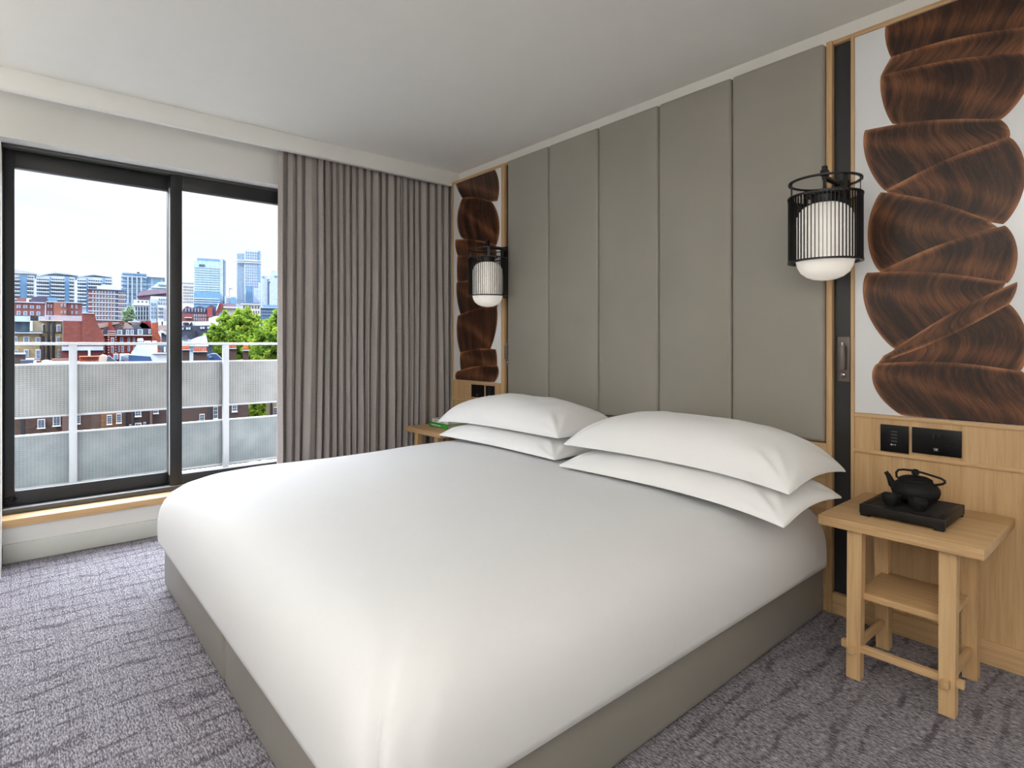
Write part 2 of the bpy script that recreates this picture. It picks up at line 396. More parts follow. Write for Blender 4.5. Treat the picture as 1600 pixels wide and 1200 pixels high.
struct('trim_3', MB().box((-.184, -2.94, 0), (.062, -2.657, 2.105), .004), 'trimwhite', 'white wall return beside the window')
s = MB().box((-.43, YL + .002, .184), (-.168, .04, .225), .004)
struct('trim_4', s, 'oakpale', 'pale oak window sill board')

# window
wd = thing('window_1', 'dark framed two pane sliding window', None, (-.29, -1.86, .225), kind='structure')
def local(o, lo, hi): return tuple(a - b for a, b in zip(lo, o.location)), tuple(a - b for a, b in zip(hi, o.location))
def wpart(name, mat, boxes, parent=None, bev=.003):
    mb = MB()
    for lo, hi in boxes: mb.box(*local(wd, lo, hi), bev)
    return mb.build(name, mat, parent or wd)
wpart('head_track', 'framegrey', [((-.42, YL + .002, 2.172), (-.29, YR - .002, 2.19))])
wpart('sill_track', 'framegrey', [((-.42, YL + .002, .226), (-.285, YR - .002, .252))])
wpart('jamb', 'frame', [((-.42, YL + .002, .25), (-.30, YL + .01, 2.172))])
wpart('jamb', 'frame', [((-.42, YR - .05, .25), (-.29, YR - .002, 2.172))])
wpart('sill_highlight', 'highlight', [((-.335, YL + .01, .252), (-.287, -1.05, .2545))], bev=.001)  # pale strip painting the highlight between track and sash
def sash(name, x0, x1, y0, y1, sw0, sw1, zb, zt, rail_b, rail_t):
    e = MB()
    for lo, hi in (((x0, y0, zb), (x1, y0 + sw0, zt)), ((x0, y1 - sw1, zb), (x1, y1, zt)), ((x0, y0 + sw0, zt - rail_t), (x1, y1 - sw1, zt)), ((x0, y0 + sw0, zb), (x1, y1 - sw1, zb + rail_b))):
        e.box(*local(wd, lo, hi), .003)
    o = e.build(name, 'frame', wd)
    xm = (x0 + x1) / 2
    g = MB().box(*local(wd, (xm - .004, y0 + sw0 - .004, zb + rail_b - .004), (xm + .004, y1 - sw1 + .004, zt - rail_t + .004)))
    g.build('pane', 'glass', o)
    return o
ls = sash('sliding_sash', -.395, -.345, -2.655, -1.862, .046, .028, .256, 2.171, .078, .09)
rs = sash('sliding_sash', -.340, -.295, -1.886, -1.10, .064, .05, .256, 2.171, .064, .083)
wpart('stile_highlight', 'highlight', [((-.331, -1.8885, .32), (-.303, -1.8862, 2.09))], rs, .0005)  # pale strip painting the reflection on the stile's side face
wpart('sash_catch', 'blackplastic', [((-.345, -2.654, .285), (-.332, -2.60, .30)), ((-.345, -2.63, .278), (-.325, -2.612, .306))], ls, .003)

# ------------------------------------------------------------------ oak panelling
def wall_panel(label, x0, x1, mirror):
    # x0..x1 oak frame outer edges ; art opening above, two oak boards below
    t = thing('wall_panel', label, 'wall panel', ((x0 + x1) / 2, 0, 0), 0, 'oak wall panels beside the headboard')
    L = lambda a, b: (tuple(p - q for p, q in zip(a, t.location)), tuple(p - q for p, q in zip(b, t.location)))
    fw = .0125 if mirror else .018
    fwr = .0125 if mirror else .036
    MB().box(*L((x0, 0, .083), (x0 + fw, .066, 2.402)), .0015).build('upright', 'oakz', t)
    MB().box(*L((x1 - fwr, 0, .083), (x1, .066, 2.402)), .0015).build('upright', 'oakz', t)
    MB().box(*L((x0 + fw, 0, 2.384), (x1 - fwr, .066, 2.402)), .0015).build('top_rail', 'oakx', t)
    MB().box(*L((x0 + fw, 0, .833), (x1 - fwr, .066, .848)), .0015).build('middle_rail', 'oakx', t)
    MB().box(*L((x0 + fw, -.001, .689), (x1 - fwr, .066, .703)), .0015).build('lower_rail', 'oakx', t)
    MB().box(*L((x0 + fw, .006, .703), (x1 - fwr, .066, .833))).build('socket_board', 'oakz', t)
    MB().box(*L((x0 + fw, .008, .083), (x1 - fwr, .066, .689))).build('lower_board', 'oakz', t)
    MB().box(*L((x0, -.004, .0), (x1, .066, .083)), .002).build('plinth', 'oakx', t)
    MB().box(*L((x0 + fw, .012, .848), (x1 - fwr, .066, 2.384))).build('art_backing', 'oakz', t)
    return t
wall_panel('narrow oak framed wall panel between the curtain and the headboard', 0.001, .646, False)
wall_panel('oak framed wall panel behind the tea nightstand', 2.863, 3.50, True)
# black recessed strips
def black_strip(label, x0, x1):
    t = thing('lamp_strip', label, 'wall strip', ((x0 + x1) / 2, .02, .0), 0, 'black wall strips behind the lanterns')
    MB().box((-(x1 - x0) / 2, .002, .085), ((x1 - x0) / 2, .046, 2.385)).build('black_panel', 'blackpanel', t)
    MB().box((-(x1 - x0) / 2, -.018, 2.386), ((x1 - x0) / 2, .046, 2.402), .001).build('oak_head', 'oakx', t)
    MB().box((-(x1 - x0) / 2, -.022, 0), ((x1 - x0) / 2, .046, .084), .001).build('oak_plinth', 'oakx', t)
black_strip('narrow black strip between the left artwork and the headboard', .6475, .6945)
black_strip('narrow black strip between the headboard and the right artwork', 2.7935, 2.8615)

def artwork(label, x0, x1, lobes, z0=.849, z1=2.383):
    cx = (x0 + x1) / 2
    t = thing('artwork', label, 'artwork', (cx, .006, z0), 0, 'brown brushstroke artworks')
    MB().box((x0 - cx, .0, 0), (x1 - cx, .0055, z1 - z0), .0006).build('white_ground', 'artwhite', t)
    for li, (tl, tr, bl, br, b0, b1) in enumerate(lobes):
        nu, nv = 60, 26; vs = []; uv = []; rg = []
        r = random.Random(li * 13 + int(x0 * 100)); ph = r.random() * 6
        for i in range(nu + 1):
            u = i / nu
            for j in range(nv + 1):
                v = j / nv
                q = 4 * v * (1 - v)
                sag = .018 * math.sin(PI * u) * (1 if v < .5 else -1) * abs(1 - 2 * v)
                skew = .10 * (u - .5) * math.sin(v * PI)
                x = (tl[0] + (tr[0] - tl[0]) * u) * (1 - v) + (bl[0] + (br[0] - bl[0]) * u) * v
                z = (tl[1] + (tr[1] - tl[1]) * u) * (1 - v) + (bl[1] + (br[1] - bl[1]) * u) * v + sag
                bw = b0 * (1 - u) ** 2 + b1 * u ** 2 + (b0 if abs(b0) > abs(b1) else b1) * 1.2 * u * (1 - u)
                x += bw * q ** .8
                x = min(max(x, x0 + .0015), x1 - .0015); z = min(max(z, z0 + .002), z1 - .001)
                vs.append((x - cx, -.0008 - .00022 * li, z - z0))
                hgt = math.hypot(tl[0] + (tr[0] - tl[0]) * u - bl[0] - (br[0] - bl[0]) * u, tl[1] + (tr[1] - tl[1]) * u - bl[1] - (br[1] - bl[1]) * u)
                wid = abs(tr[0] - tl[0])
                uv.append((u * wid * 3.2 + .05 * math.sin(5 * v + ph), v * hgt * 3))
                d = min(v, 1 - v) * max(hgt, .03)
                ridge = math.exp(-(d / .010) ** 2) * (.75 + .35 * math.sin(9 * u + ph))
                for ux in (.0, 1.): ridge = max(ridge, .8 * math.exp(-((u - ux) * wid / .012) ** 2))
                ridge += .35 * math.exp(-(((v - .15 - .7 * u) * hgt) / .03) ** 2)
                rg.append(ridge)
        fs = [(i * (nv + 1) + j, (i + 1) * (nv + 1) + j, (i + 1) * (nv + 1) + j + 1, i * (nv + 1) + j + 1) for i in range(nu) for j in range(nv)]
        me = bpy.data.meshes.new('brush_stroke'); me.from_pydata(vs, [], fs); me.materials.append(M['art%d' % (li % 4)])
        ul = me.uv_layers.new(name='stroke')
        for lp in me.loops: ul.data[lp.index].uv = uv[lp.vertex_index]
        at = me.attributes.new('ridge', 'FLOAT', 'POINT')
        at.data.foreach_set('value', rg)
        me.polygons.foreach_set('use_smooth', [True] * len(fs)); me.update()
        link('brush_stroke', me, t)
    return t
ART_R = [((2.987, 2.384), (3.483, 2.384), (3.017, 2.229), (3.419, 2.202), -.012, .010), ((3.007, 2.255), (3.419, 2.202), (2.971, 2.193), (3.399, 2.113), -.002, .003), ((2.971, 2.193), (3.399, 2.119), (3.011, 1.991), (3.339, 1.911), -.015, .043),
         ((2.915, 1.993), (3.335, 1.912), (2.987, 1.733), (3.361, 1.843), -.030, .010), ((2.989, 1.735), (3.361, 1.843), (2.994, 1.724), (3.344, 1.545), 0, .050), ((2.971, 1.731), (3.297, 1.571), (2.967, 1.417), (3.332, 1.534), -.045, 0), ((2.967, 1.417), (3.349, 1.54), (2.971, 1.396), (3.356, 1.34), 0, .030),
         ((2.922, 1.416), (3.352, 1.343), (3.02, 1.108), (3.332, 1.297), -.050, 0), ((2.98, 1.082), (3.358, 1.269), (2.958, 1.046), (3.386, 1.032), 0, .036), ((2.958, 1.051), (3.394, 1.036), (3.041, .854), (3.463, .844), -.049, .016), ((3.02, 1.11), (3.381, 1.342), (2.967, 1.056), (3.358, 1.265), -.002, .007)]
ART_L = [((.044, 2.384), (.531, 2.384), (.138, 2.25), (.56, 2.15), -.009, .036), ((.138, 2.255), (.494, 2.158), (.13, 1.945), (.546, 1.832), -.068, .065), ((.044, 1.947), (.546, 1.837), (.078, 1.813), (.531, 1.714), -.017, .015), ((.07, 1.814), (.538, 1.723), (.07, 1.614), (.553, 1.565), -.009, .015),
         ((.061, 1.61), (.553, 1.57), (.121, 1.343), (.546, 1.346), -.026, .022), ((.078, 1.349), (.553, 1.4), (.113, 1.056), (.457, 1.06), -.034, .044), ((.113, 1.061), (.546, 1.089), (.13, .888), (.56, .97), -.017, .007), ((.07, .915), (.56, .974), (.061, .843), (.524, .851), -.026, .036)]
artwork('tall brown brushstroke artwork on white in the narrow left panel', .020, .609, ART_L)
artwork('large brown brushstroke artwork on white above the tea nightstand', 2.8765, 3.4865, ART_R)

# headboard
hb = thing('headboard', 'floor to ceiling taupe padded headboard wall behind the bed', 'headboard', (1.737, 0, 0))
E_ = [.7005, 1.108, 1.525, 1.942, 2.354, 2.769]
for a, b in zip(E_[:-1], E_[1:]):
    MB().box((a + .0015 - 1.737, -.022, .713), (b - .0015 - 1.737, .035, 2.398), .016, seg=4).build('upholstered_panel', 'leather', hb)
MB().box((.697 - 1.737, .036, .0), (2.777 - 1.737, .066, 2.40)).build('backing_board', 'oakz', hb)
MB().box((.703 - 1.737, -.0, .0), (2.769 - 1.737, .034, .709), .002).build('lower_board', 'oakx', hb)
MB().box((.6955 - 1.737, -.004, 0), (.6995 - 1.737, .035, 2.402), .001).build('edge_strip', 'oakz', hb)
MB().box((2.7705 - 1.737, -.004, 0), (2.7925 - 1.737, .035, 2.402), .001).build('edge_strip', 'oakz', hb)

# ------------------------------------------------------------------ bed
BC = 1.724
bed = thing('bed', 'large double bed base in taupe leather against the headboard', 'bed', (BC, -1.04, 0))
for a, b in ((.672, 1.6925), (1.6975, 2.778)):
    mb = MB(); mb.box((a - BC, -2.082 + 1.04, .004), (b - BC, -.03 + 1.04, .216), .028, seg=4)
    d = mb.build('divan_base', 'leatherbase', bed)
    MB().tube([(a - BC + .03, -2.0835 + 1.04, .196), (b - BC - .03, -2.0835 + 1.04, .196)], .0022, 6).build('seam_piping', 'leatherbase', d)

def rrect(hx, hy, r, n=14, m=26):
    pts = []
    for cx, cy, a0 in ((hx - r, hy - r, 0), (-hx + r, hy - r, PI / 2), (-hx + r, -hy + r, PI), (hx - r, -hy + r, 1.5 * PI)):
        for i in range(n + 1):
            a = a0 + PI / 2 * i / n; pts.append((cx + r * math.cos(a), cy + r * math.sin(a)))
        nx = {0: (-hx + r, hy), PI / 2: (-hx, -hy + r), PI: (hx - r, -hy), 1.5 * PI: (hx, hy - r)}[a0]
        p = pts[-1]
        for i in range(1, m): t = i / m; pts.append((p[0] + (nx[0] - p[0]) * t, p[1] + (nx[1] - p[1]) * t))
    return pts
hx, hy = 1.092, 1.046
dcx, dcy = 1.727, -1.072
prof = [(.075, .2245, .09), (.040, .2235, .10), (.020, .222, .10), (.006, .229, .10), (.002, .25, .11), (.0, .29, .12), (0, .335, .13), (.005, .380, .14), (.018, .422, .15), (.042, .462, .16), (.078, .494, .17), (.125, .516, .18), (.19, .531, .2), (.29, .541, .22), (.42, .550, .25), (.56, .556, .25), (.72, .560, .2), (.88, .562, .1), (1.0, .562, .02)]
mb = MB(); vs = []; loops = []
from mathutils import noise as mn
for k, (ins, z, r) in enumerate(prof):
    pts = rrect(hx - min(ins, 1.03), hy - min(ins, .985), max(.012, min(r, hy - min(ins, .985) - .003)))
    ids = []
    for pi_, (x, y) in enumerate(pts):
        q = Vector((x * 2.2, y * 2.2, z * 2.5)); dn = mn.noise(q) * .006 + mn.noise(q * 2.7) * .0022
        fade = 1 if k > 3 else .3
        zz = z + dn * fade; 
        nx_ = x * (1 + (dn * .6 * fade if ins < .2 else 0)); ny_ = y * (1 + (dn * .6 * fade if ins < .2 else 0))
        ci = pi_ - 3 * (14 + 26)      # columns round the foot corner nearest the camera: a tucked fold runs down it
        if 3 <= ci <= 12 and z < .525:
            fd = min(1., (.525 - z) / .10); of = {5: -.003, 6: -.020, 7: .015, 8: .014, 9: .009, 10: .004}.get(ci, 0) * fd
            nx_ += of * .7; ny_ -= of * .7
        vs.append((nx_, ny_, zz)); ids.append(len(vs) - 1)
    loops.append(ids)
fs = []
n = len(loops[0])
for a, b in zip(loops[:-1], loops[1:]):
    for i in range(n): fs.append((a[i], a[(i + 1) % n], b[(i + 1) % n], b[i]))
fs.append(loops[-1]); fs.append(loops[0][::-1])
mb.add(vs, fs)
duv = mb.build('duvet', 'sheet', None, 80); duv.location = (dcx, dcy, 0)
tag(duv, 'thick smooth white duvet wrapped over the whole bed', 'duvet')
# pillows
def pillow(label, cx, cy, zb, lx, ly, th, rise, rz, tips, seed=0):
    """zb: height of the seam, th: crown above it, rise: how far the underside arches (+) or sags (-); tips: corner droop fl, fr, bl, br"""
    nx, ny = 72, 44; top = []; bot = []
    for i in range(nx + 1):
        u = math.sin((i / nx - .5) * PI) * .7 + (2 * i / nx - 1) * .3
        for j in range(ny + 1):
            v = math.sin((j / ny - .5) * PI) * .7 + (2 * j / ny - 1) * .3
            x = lx / 2 * u * (1 - .022 * (1 - v * v) - .018 * (u * v) ** 8); y = ly / 2 * v * (1 - .055 * (1 - u * u) - .025 * (u * v) ** 8)
            h = max(0., (1 - abs(u) ** 3.4)) ** .60 * max(0., (1 - abs(v) ** 2.8)) ** .55
            w = 0
            for (su, sv), d in zip(((-1, -1), (1, -1), (-1, 1), (1, 1)), tips):
                w += d * max(0., (su * u + 1) / 2) ** 5 * max(0., (sv * v + 1) / 2) ** 3
            q = Vector((x * 5 + seed, y * 5, seed * 2)); nz = mn.noise(q) * .012 * h + mn.noise(q * 2.6) * .004 * h
            for su in (-1, 1):
                for sv in (-1, 1):
                    du, dv = (1 - su * u) * lx / 2, (1 - sv * v) * ly / 2; rr = math.hypot(du, dv); an = math.atan2(dv, du)
                    nz += .006 * math.sin(11 * an + seed) * math.exp(-((rr - .10) / .07) ** 2) * min(1, h * 2.5)
            top.append((x, y, w + .003 + h * th + nz)); bot.append((x, y, w - .003 + rise * h))
    st = ny + 1; off = len(top)
    fs = [(i * st + j, (i + 1) * st + j, (i + 1) * st + j + 1, i * st + j + 1) for i in range(nx) for j in range(ny)]
    fs += [tuple(k + off for k in f[::-1]) for f in fs]
    per = [i * st for i in range(nx + 1)] + [nx * st + j for j in range(1, ny + 1)] + [i * st + ny for i in range(nx - 1, -1, -1)] + [j for j in range(ny - 1, 0, -1)]
    fs += [(per[k], per[k] + off, per[(k + 1) % len(per)] + off, per[(k + 1) % len(per)]) for k in range(len(per))]
    o = MB().add(top + bot, fs).build('pillow', 'pillow', None, 75)
    o.location = (cx, cy, zb); o.rotation_euler = (0, 0, rz)
    return tag(o, label, 'pillow', 'white pillows stacked in pairs')
pillow('lower white pillow of the stack by the left artwork', 1.295, -.40, .579, 1.01, .50, .086, -.004, 0, (-.005, -.004, -.005, -.004), seed=1)
pillow('upper white pillow of the stack by the left artwork', 1.228, -.345, .669, 1.08, .50, .150, .046, 0, (-.03, .0, -.01, 0), seed=2)
pillow('lower white pillow with drooping corners beside the tea nightstand', 2.405, -.475, .578, 1.03, .50, .086, -.004, 0, (-.004, -.040, -.004, -.03), seed=3)
pillow('upper white pillow of the stack nearest the tea nightstand', 2.385, -.41, .669, 1.05, .51, .150, .046, 0, (-.008, -.036, -.005, -.034), seed=4)
CITY = [
('apartment_block', 'white stepped apartment block cut by the left window frame', 'apartment building', 'white stepped apartment blocks', 90.001, 300, [('b', 'wall', 'cwhite', -5.31, 4.68, 0, 25, -20, 28.76), ('p', 'top_storey', 'cpale', [(-5.31, 30.37), (-1.53, 30.44), (2.91, 29.79), (5.48, 29.35), (-5.31, 28.87), (4.49, 28.89), (-5.12, 28.14)], 1.0, 20), ('p', 'canopy_roof', 'cgrey', [(-5.31, 30.37), (-1.53, 30.44), (2.91, 29.79), (5.48, 29.35), (5.48, 28.97), (-5.31, 28.87)], -0.8, 20.5), ('g', 'window', 'dark', 0.8, -4.56, 3.89, 13, 28.71, 29.17, 1, 0.6, 1), ('g', 'window', 'dark', -0.3, -5.01, 0.12, 8, 26.73, 27.34, 1, 0.72, 1), ('b', 'balcony_ledge', 'cwhite', -5.12, 0.19, -1.6, 0, 26.33, 26.68), ('g', 'window', 'dark', -0.3, 2.44, 4.41, 3, 27.17, 27.78, 1, 0.72, 1), ('b', 'balcony_ledge', 'cwhite', 2.33, 4.49, -1.6, 0, 26.75, 27.11), ('g', 'window', 'dark', -0.3, -5.01, 0.12, 8, 25.19, 25.8, 1, 0.72, 1), ('b', 'balcony_ledge', 'cwhite', -5.12, 0.19, -1.6, 0, 24.79, 25.14), ('g', 'window', 'dark', -0.3, 2.44, 4.41, 3, 25.6, 26.22, 1, 0.72, 1), ('b', 'balcony_ledge', 'cwhite', 2.33, 4.49, -1.6, 0, 25.19, 25.55), ('g', 'window', 'dark', -0.3, -5.01, 0.12, 8, 23.66, 24.26, 1, 0.72, 1), ('b', 'balcony_ledge', 'cwhite', -5.12, 0.19, -1.6, 0, 23.25, 23.61), ('g', 'window', 'dark', -0.3, 2.44, 4.41, 3, 24.04, 24.65, 1, 0.72, 1), ('b', 'balcony_ledge', 'cwhite', 2.33, 4.49, -1.6, 0, 23.63, 23.99), ('g', 'window', 'dark', -0.3, -5.01, 0.12, 8, 22.12, 22.72, 1, 0.72, 1), ('b', 'balcony_ledge', 'cwhite', -5.12, 0.19, -1.6, 0, 21.72, 22.07), ('g', 'window', 'dark', -0.3, 2.44, 4.41, 3, 22.48, 23.09, 1, 0.72, 1), ('b', 'balcony_ledge', 'cwhite', 2.33, 4.49, -1.6, 0, 22.07, 22.42), ('g', 'window', 'dark', -0.3, -5.01, 0.12, 8, 20.58, 21.19, 1, 0.72, 1), ('b', 'balcony_ledge', 'cwhite', -5.12, 0.19, -1.6, 0, 20.18, 20.53), ('g', 'window', 'dark', -0.3, 2.44, 4.41, 3, 20.91, 21.53, 1, 0.72, 1), ('b', 'balcony_ledge', 'cwhite', 2.33, 4.49, -1.6, 0, 20.5, 20.86), ('g', 'window', 'dark', -0.3, -5.01, 0.12, 8, 19.05, 19.65, 1, 0.72, 1), ('b', 'balcony_ledge', 'cwhite', -5.12, 0.19, -1.6, 0, 18.64, 18.99), ('g', 'window', 'dark', -0.3, 2.44, 4.41, 3, 19.35, 19.96, 1, 0.72, 1), ('b', 'balcony_ledge', 'cwhite', 2.33, 4.49, -1.6, 0, 18.94, 19.3), ('g', 'window', 'dark', -0.3, -5.01, 0.12, 8, 17.51, 18.11, 1, 0.72, 1), ('b', 'balcony_ledge', 'cwhite', -5.12, 0.19, -1.6, 0, 17.1, 17.46), ('g', 'window', 'dark', -0.3, 2.44, 4.41, 3, 17.79, 18.4, 1, 0.72, 1), ('b', 'balcony_ledge', 'cwhite', 2.33, 4.49, -1.6, 0, 17.38, 17.73), ('b', 'glazed_stairwell', 'cblue2', 0.19, 2.33, -0.4, 0.5, -20, 28.38)]),
('apartment_block', 'widest white apartment block under a long curved canopy roof', 'apartment building', 'white stepped apartment blocks', 87.799, 330, [('b', 'wall', 'cwhite', -7.32, 6.65, 0, 25, -20, 31.64), ('p', 'top_storey', 'cpale', [(-7.32, 31.42), (-4.02, 32.52), (-0.23, 33.59), (3.87, 33.12), (7.82, 32.54), (7.82, 32.1), (6.42, 31.85), (-7.1, 30.87)], 1.0, 20), ('p', 'canopy_roof', 'cgrey', [(-7.32, 31.42), (-4.02, 32.52), (-0.23, 33.59), (3.87, 33.12), (7.82, 32.54), (7.82, 32.1), (-0.23, 32.81), (-7.32, 30.85)], -0.8, 20.5), ('g', 'window', 'dark', 0.8, -6.44, 5.72, 15, 31.58, 32.1, 1, 0.6, 1), ('g', 'window', 'dark', -0.3, -6.97, -2.56, 6, 29.22, 29.9, 1, 0.72, 1), ('b', 'balcony_ledge', 'cwhite', -7.1, -2.47, -1.6, 0, 28.76, 29.16), ('g', 'window', 'dark', -0.3, -1.78, 2.86, 6, 29.58, 30.27, 1, 0.72, 1), ('b', 'balcony_ledge', 'cwhite', -1.91, 2.95, -1.6, 0, 29.11, 29.52), ('g', 'window', 'dark', -0.3, 4.7, 6.32, 2, 29.92, 30.62, 1, 0.72, 1), ('b', 'balcony_ledge', 'cwhite', 4.56, 6.42, -1.6, 0, 29.45, 29.86), ('g', 'window', 'dark', -0.3, -6.97, -2.56, 6, 27.62, 28.3, 1, 0.72, 1), ('b', 'balcony_ledge', 'cwhite', -7.1, -2.47, -1.6, 0, 27.16, 27.56), ('g', 'window', 'dark', -0.3, -1.78, 2.86, 6, 27.96, 28.65, 1, 0.72, 1), ('b', 'balcony_ledge', 'cwhite', -1.91, 2.95, -1.6, 0, 27.5, 27.9), ('g', 'window', 'dark', -0.3, 4.7, 6.32, 2, 28.28, 28.98, 1, 0.72, 1), ('b', 'balcony_ledge', 'cwhite', 4.56, 6.42, -1.6, 0, 27.81, 28.22), ('g', 'window', 'dark', -0.3, -6.97, -2.56, 6, 26.03, 26.71, 1, 0.72, 1), ('b', 'balcony_ledge', 'cwhite', -7.1, -2.47, -1.6, 0, 25.57, 25.97), ('g', 'window', 'dark', -0.3, -1.78, 2.86, 6, 26.35, 27.04, 1, 0.72, 1), ('b', 'balcony_ledge', 'cwhite', -1.91, 2.95, -1.6, 0, 25.88, 26.29), ('g', 'window', 'dark', -0.3, 4.7, 6.32, 2, 26.65, 27.35, 1, 0.72, 1), ('b', 'balcony_ledge', 'cwhite', 4.56, 6.42, -1.6, 0, 26.18, 26.59), ('g', 'window', 'dark', -0.3, -6.97, -2.56, 6, 24.43, 25.11, 1, 0.72, 1), ('b', 'balcony_ledge', 'cwhite', -7.1, -2.47, -1.6, 0, 23.97, 24.37), ('g', 'window', 'dark', -0.3, -1.78, 2.86, 6, 24.73, 25.42, 1, 0.72, 1), ('b', 'balcony_ledge', 'cwhite', -1.91, 2.95, -1.6, 0, 24.27, 24.67), ('g', 'window', 'dark', -0.3, 4.7, 6.32, 2, 25.01, 25.71, 1, 0.72, 1), ('b', 'balcony_ledge', 'cwhite', 4.56, 6.42, -1.6, 0, 24.54, 24.95), ('g', 'window', 'dark', -0.3, -6.97, -2.56, 6, 22.83, 23.52, 1, 0.72, 1), ('b', 'balcony_ledge', 'cwhite', -7.1, -2.47, -1.6, 0, 22.38, 22.78), ('g', 'window', 'dark', -0.3, -1.78, 2.86, 6, 23.12, 23.81, 1, 0.72, 1), ('b', 'balcony_ledge', 'cwhite', -1.91, 2.95, -1.6, 0, 22.65, 23.06), ('g', 'window', 'dark', -0.3, 4.7, 6.32, 2, 23.38, 24.08, 1, 0.72, 1), ('b', 'balcony_ledge', 'cwhite', 4.56, 6.42, -1.6, 0, 22.91, 23.32), ('g', 'window', 'dark', -0.3, -6.97, -2.56, 6, 21.24, 21.92, 1, 0.72, 1), ('b', 'balcony_ledge', 'cwhite', -7.1, -2.47, -1.6, 0, 20.78, 21.18), ('g', 'window', 'dark', -0.3, -1.78, 2.86, 6, 21.5, 22.19, 1, 0.72, 1), ('b', 'balcony_ledge', 'cwhite', -1.91, 2.95, -1.6, 0, 21.04, 21.44), ('g', 'window', 'dark', -0.3, 4.7, 6.32, 2, 21.74, 22.44, 1, 0.72, 1), ('b', 'balcony_ledge', 'cwhite', 4.56, 6.42, -1.6, 0, 21.27, 21.68), ('g', 'window', 'dark', -0.3, -6.97, -2.56, 6, 19.64, 20.33, 1, 0.72, 1), ('b', 'balcony_ledge', 'cwhite', -7.1, -2.47, -1.6, 0, 19.19, 19.59), ('g', 'window', 'dark', -0.3, -1.78, 2.86, 6, 19.88, 20.58, 1, 0.72, 1), ('b', 'balcony_ledge', 'cwhite', -1.91, 2.95, -1.6, 0, 19.42, 19.83), ('g', 'window', 'dark', -0.3, 4.7, 6.32, 2, 20.11, 20.81, 1, 0.72, 1), ('b', 'balcony_ledge', 'cwhite', 4.56, 6.42, -1.6, 0, 19.64, 20.05), ('g', 'window', 'dark', -0.3, -6.97, -2.56, 6, 18.05, 18.73, 1, 0.72, 1), ('b', 'balcony_ledge', 'cwhite', -7.1, -2.47, -1.6, 0, 17.59, 17.99), ('g', 'window', 'dark', -0.3, -1.78, 2.86, 6, 18.27, 18.96, 1, 0.72, 1), ('b', 'balcony_ledge', 'cwhite', -1.91, 2.95, -1.6, 0, 17.81, 18.21), ('g', 'window', 'dark', -0.3, 4.7, 6.32, 2, 18.47, 19.17, 1, 0.72, 1), ('b', 'balcony_ledge', 'cwhite', 4.56, 6.42, -1.6, 0, 18.01, 18.41), ('b', 'glazed_stairwell', 'cblue2', -2.47, -1.91, -0.4, 0.5, -20, 30.94), ('b', 'glazed_stairwell', 'cblue2', 2.95, 4.56, -0.4, 0.5, -20, 31.37)]),
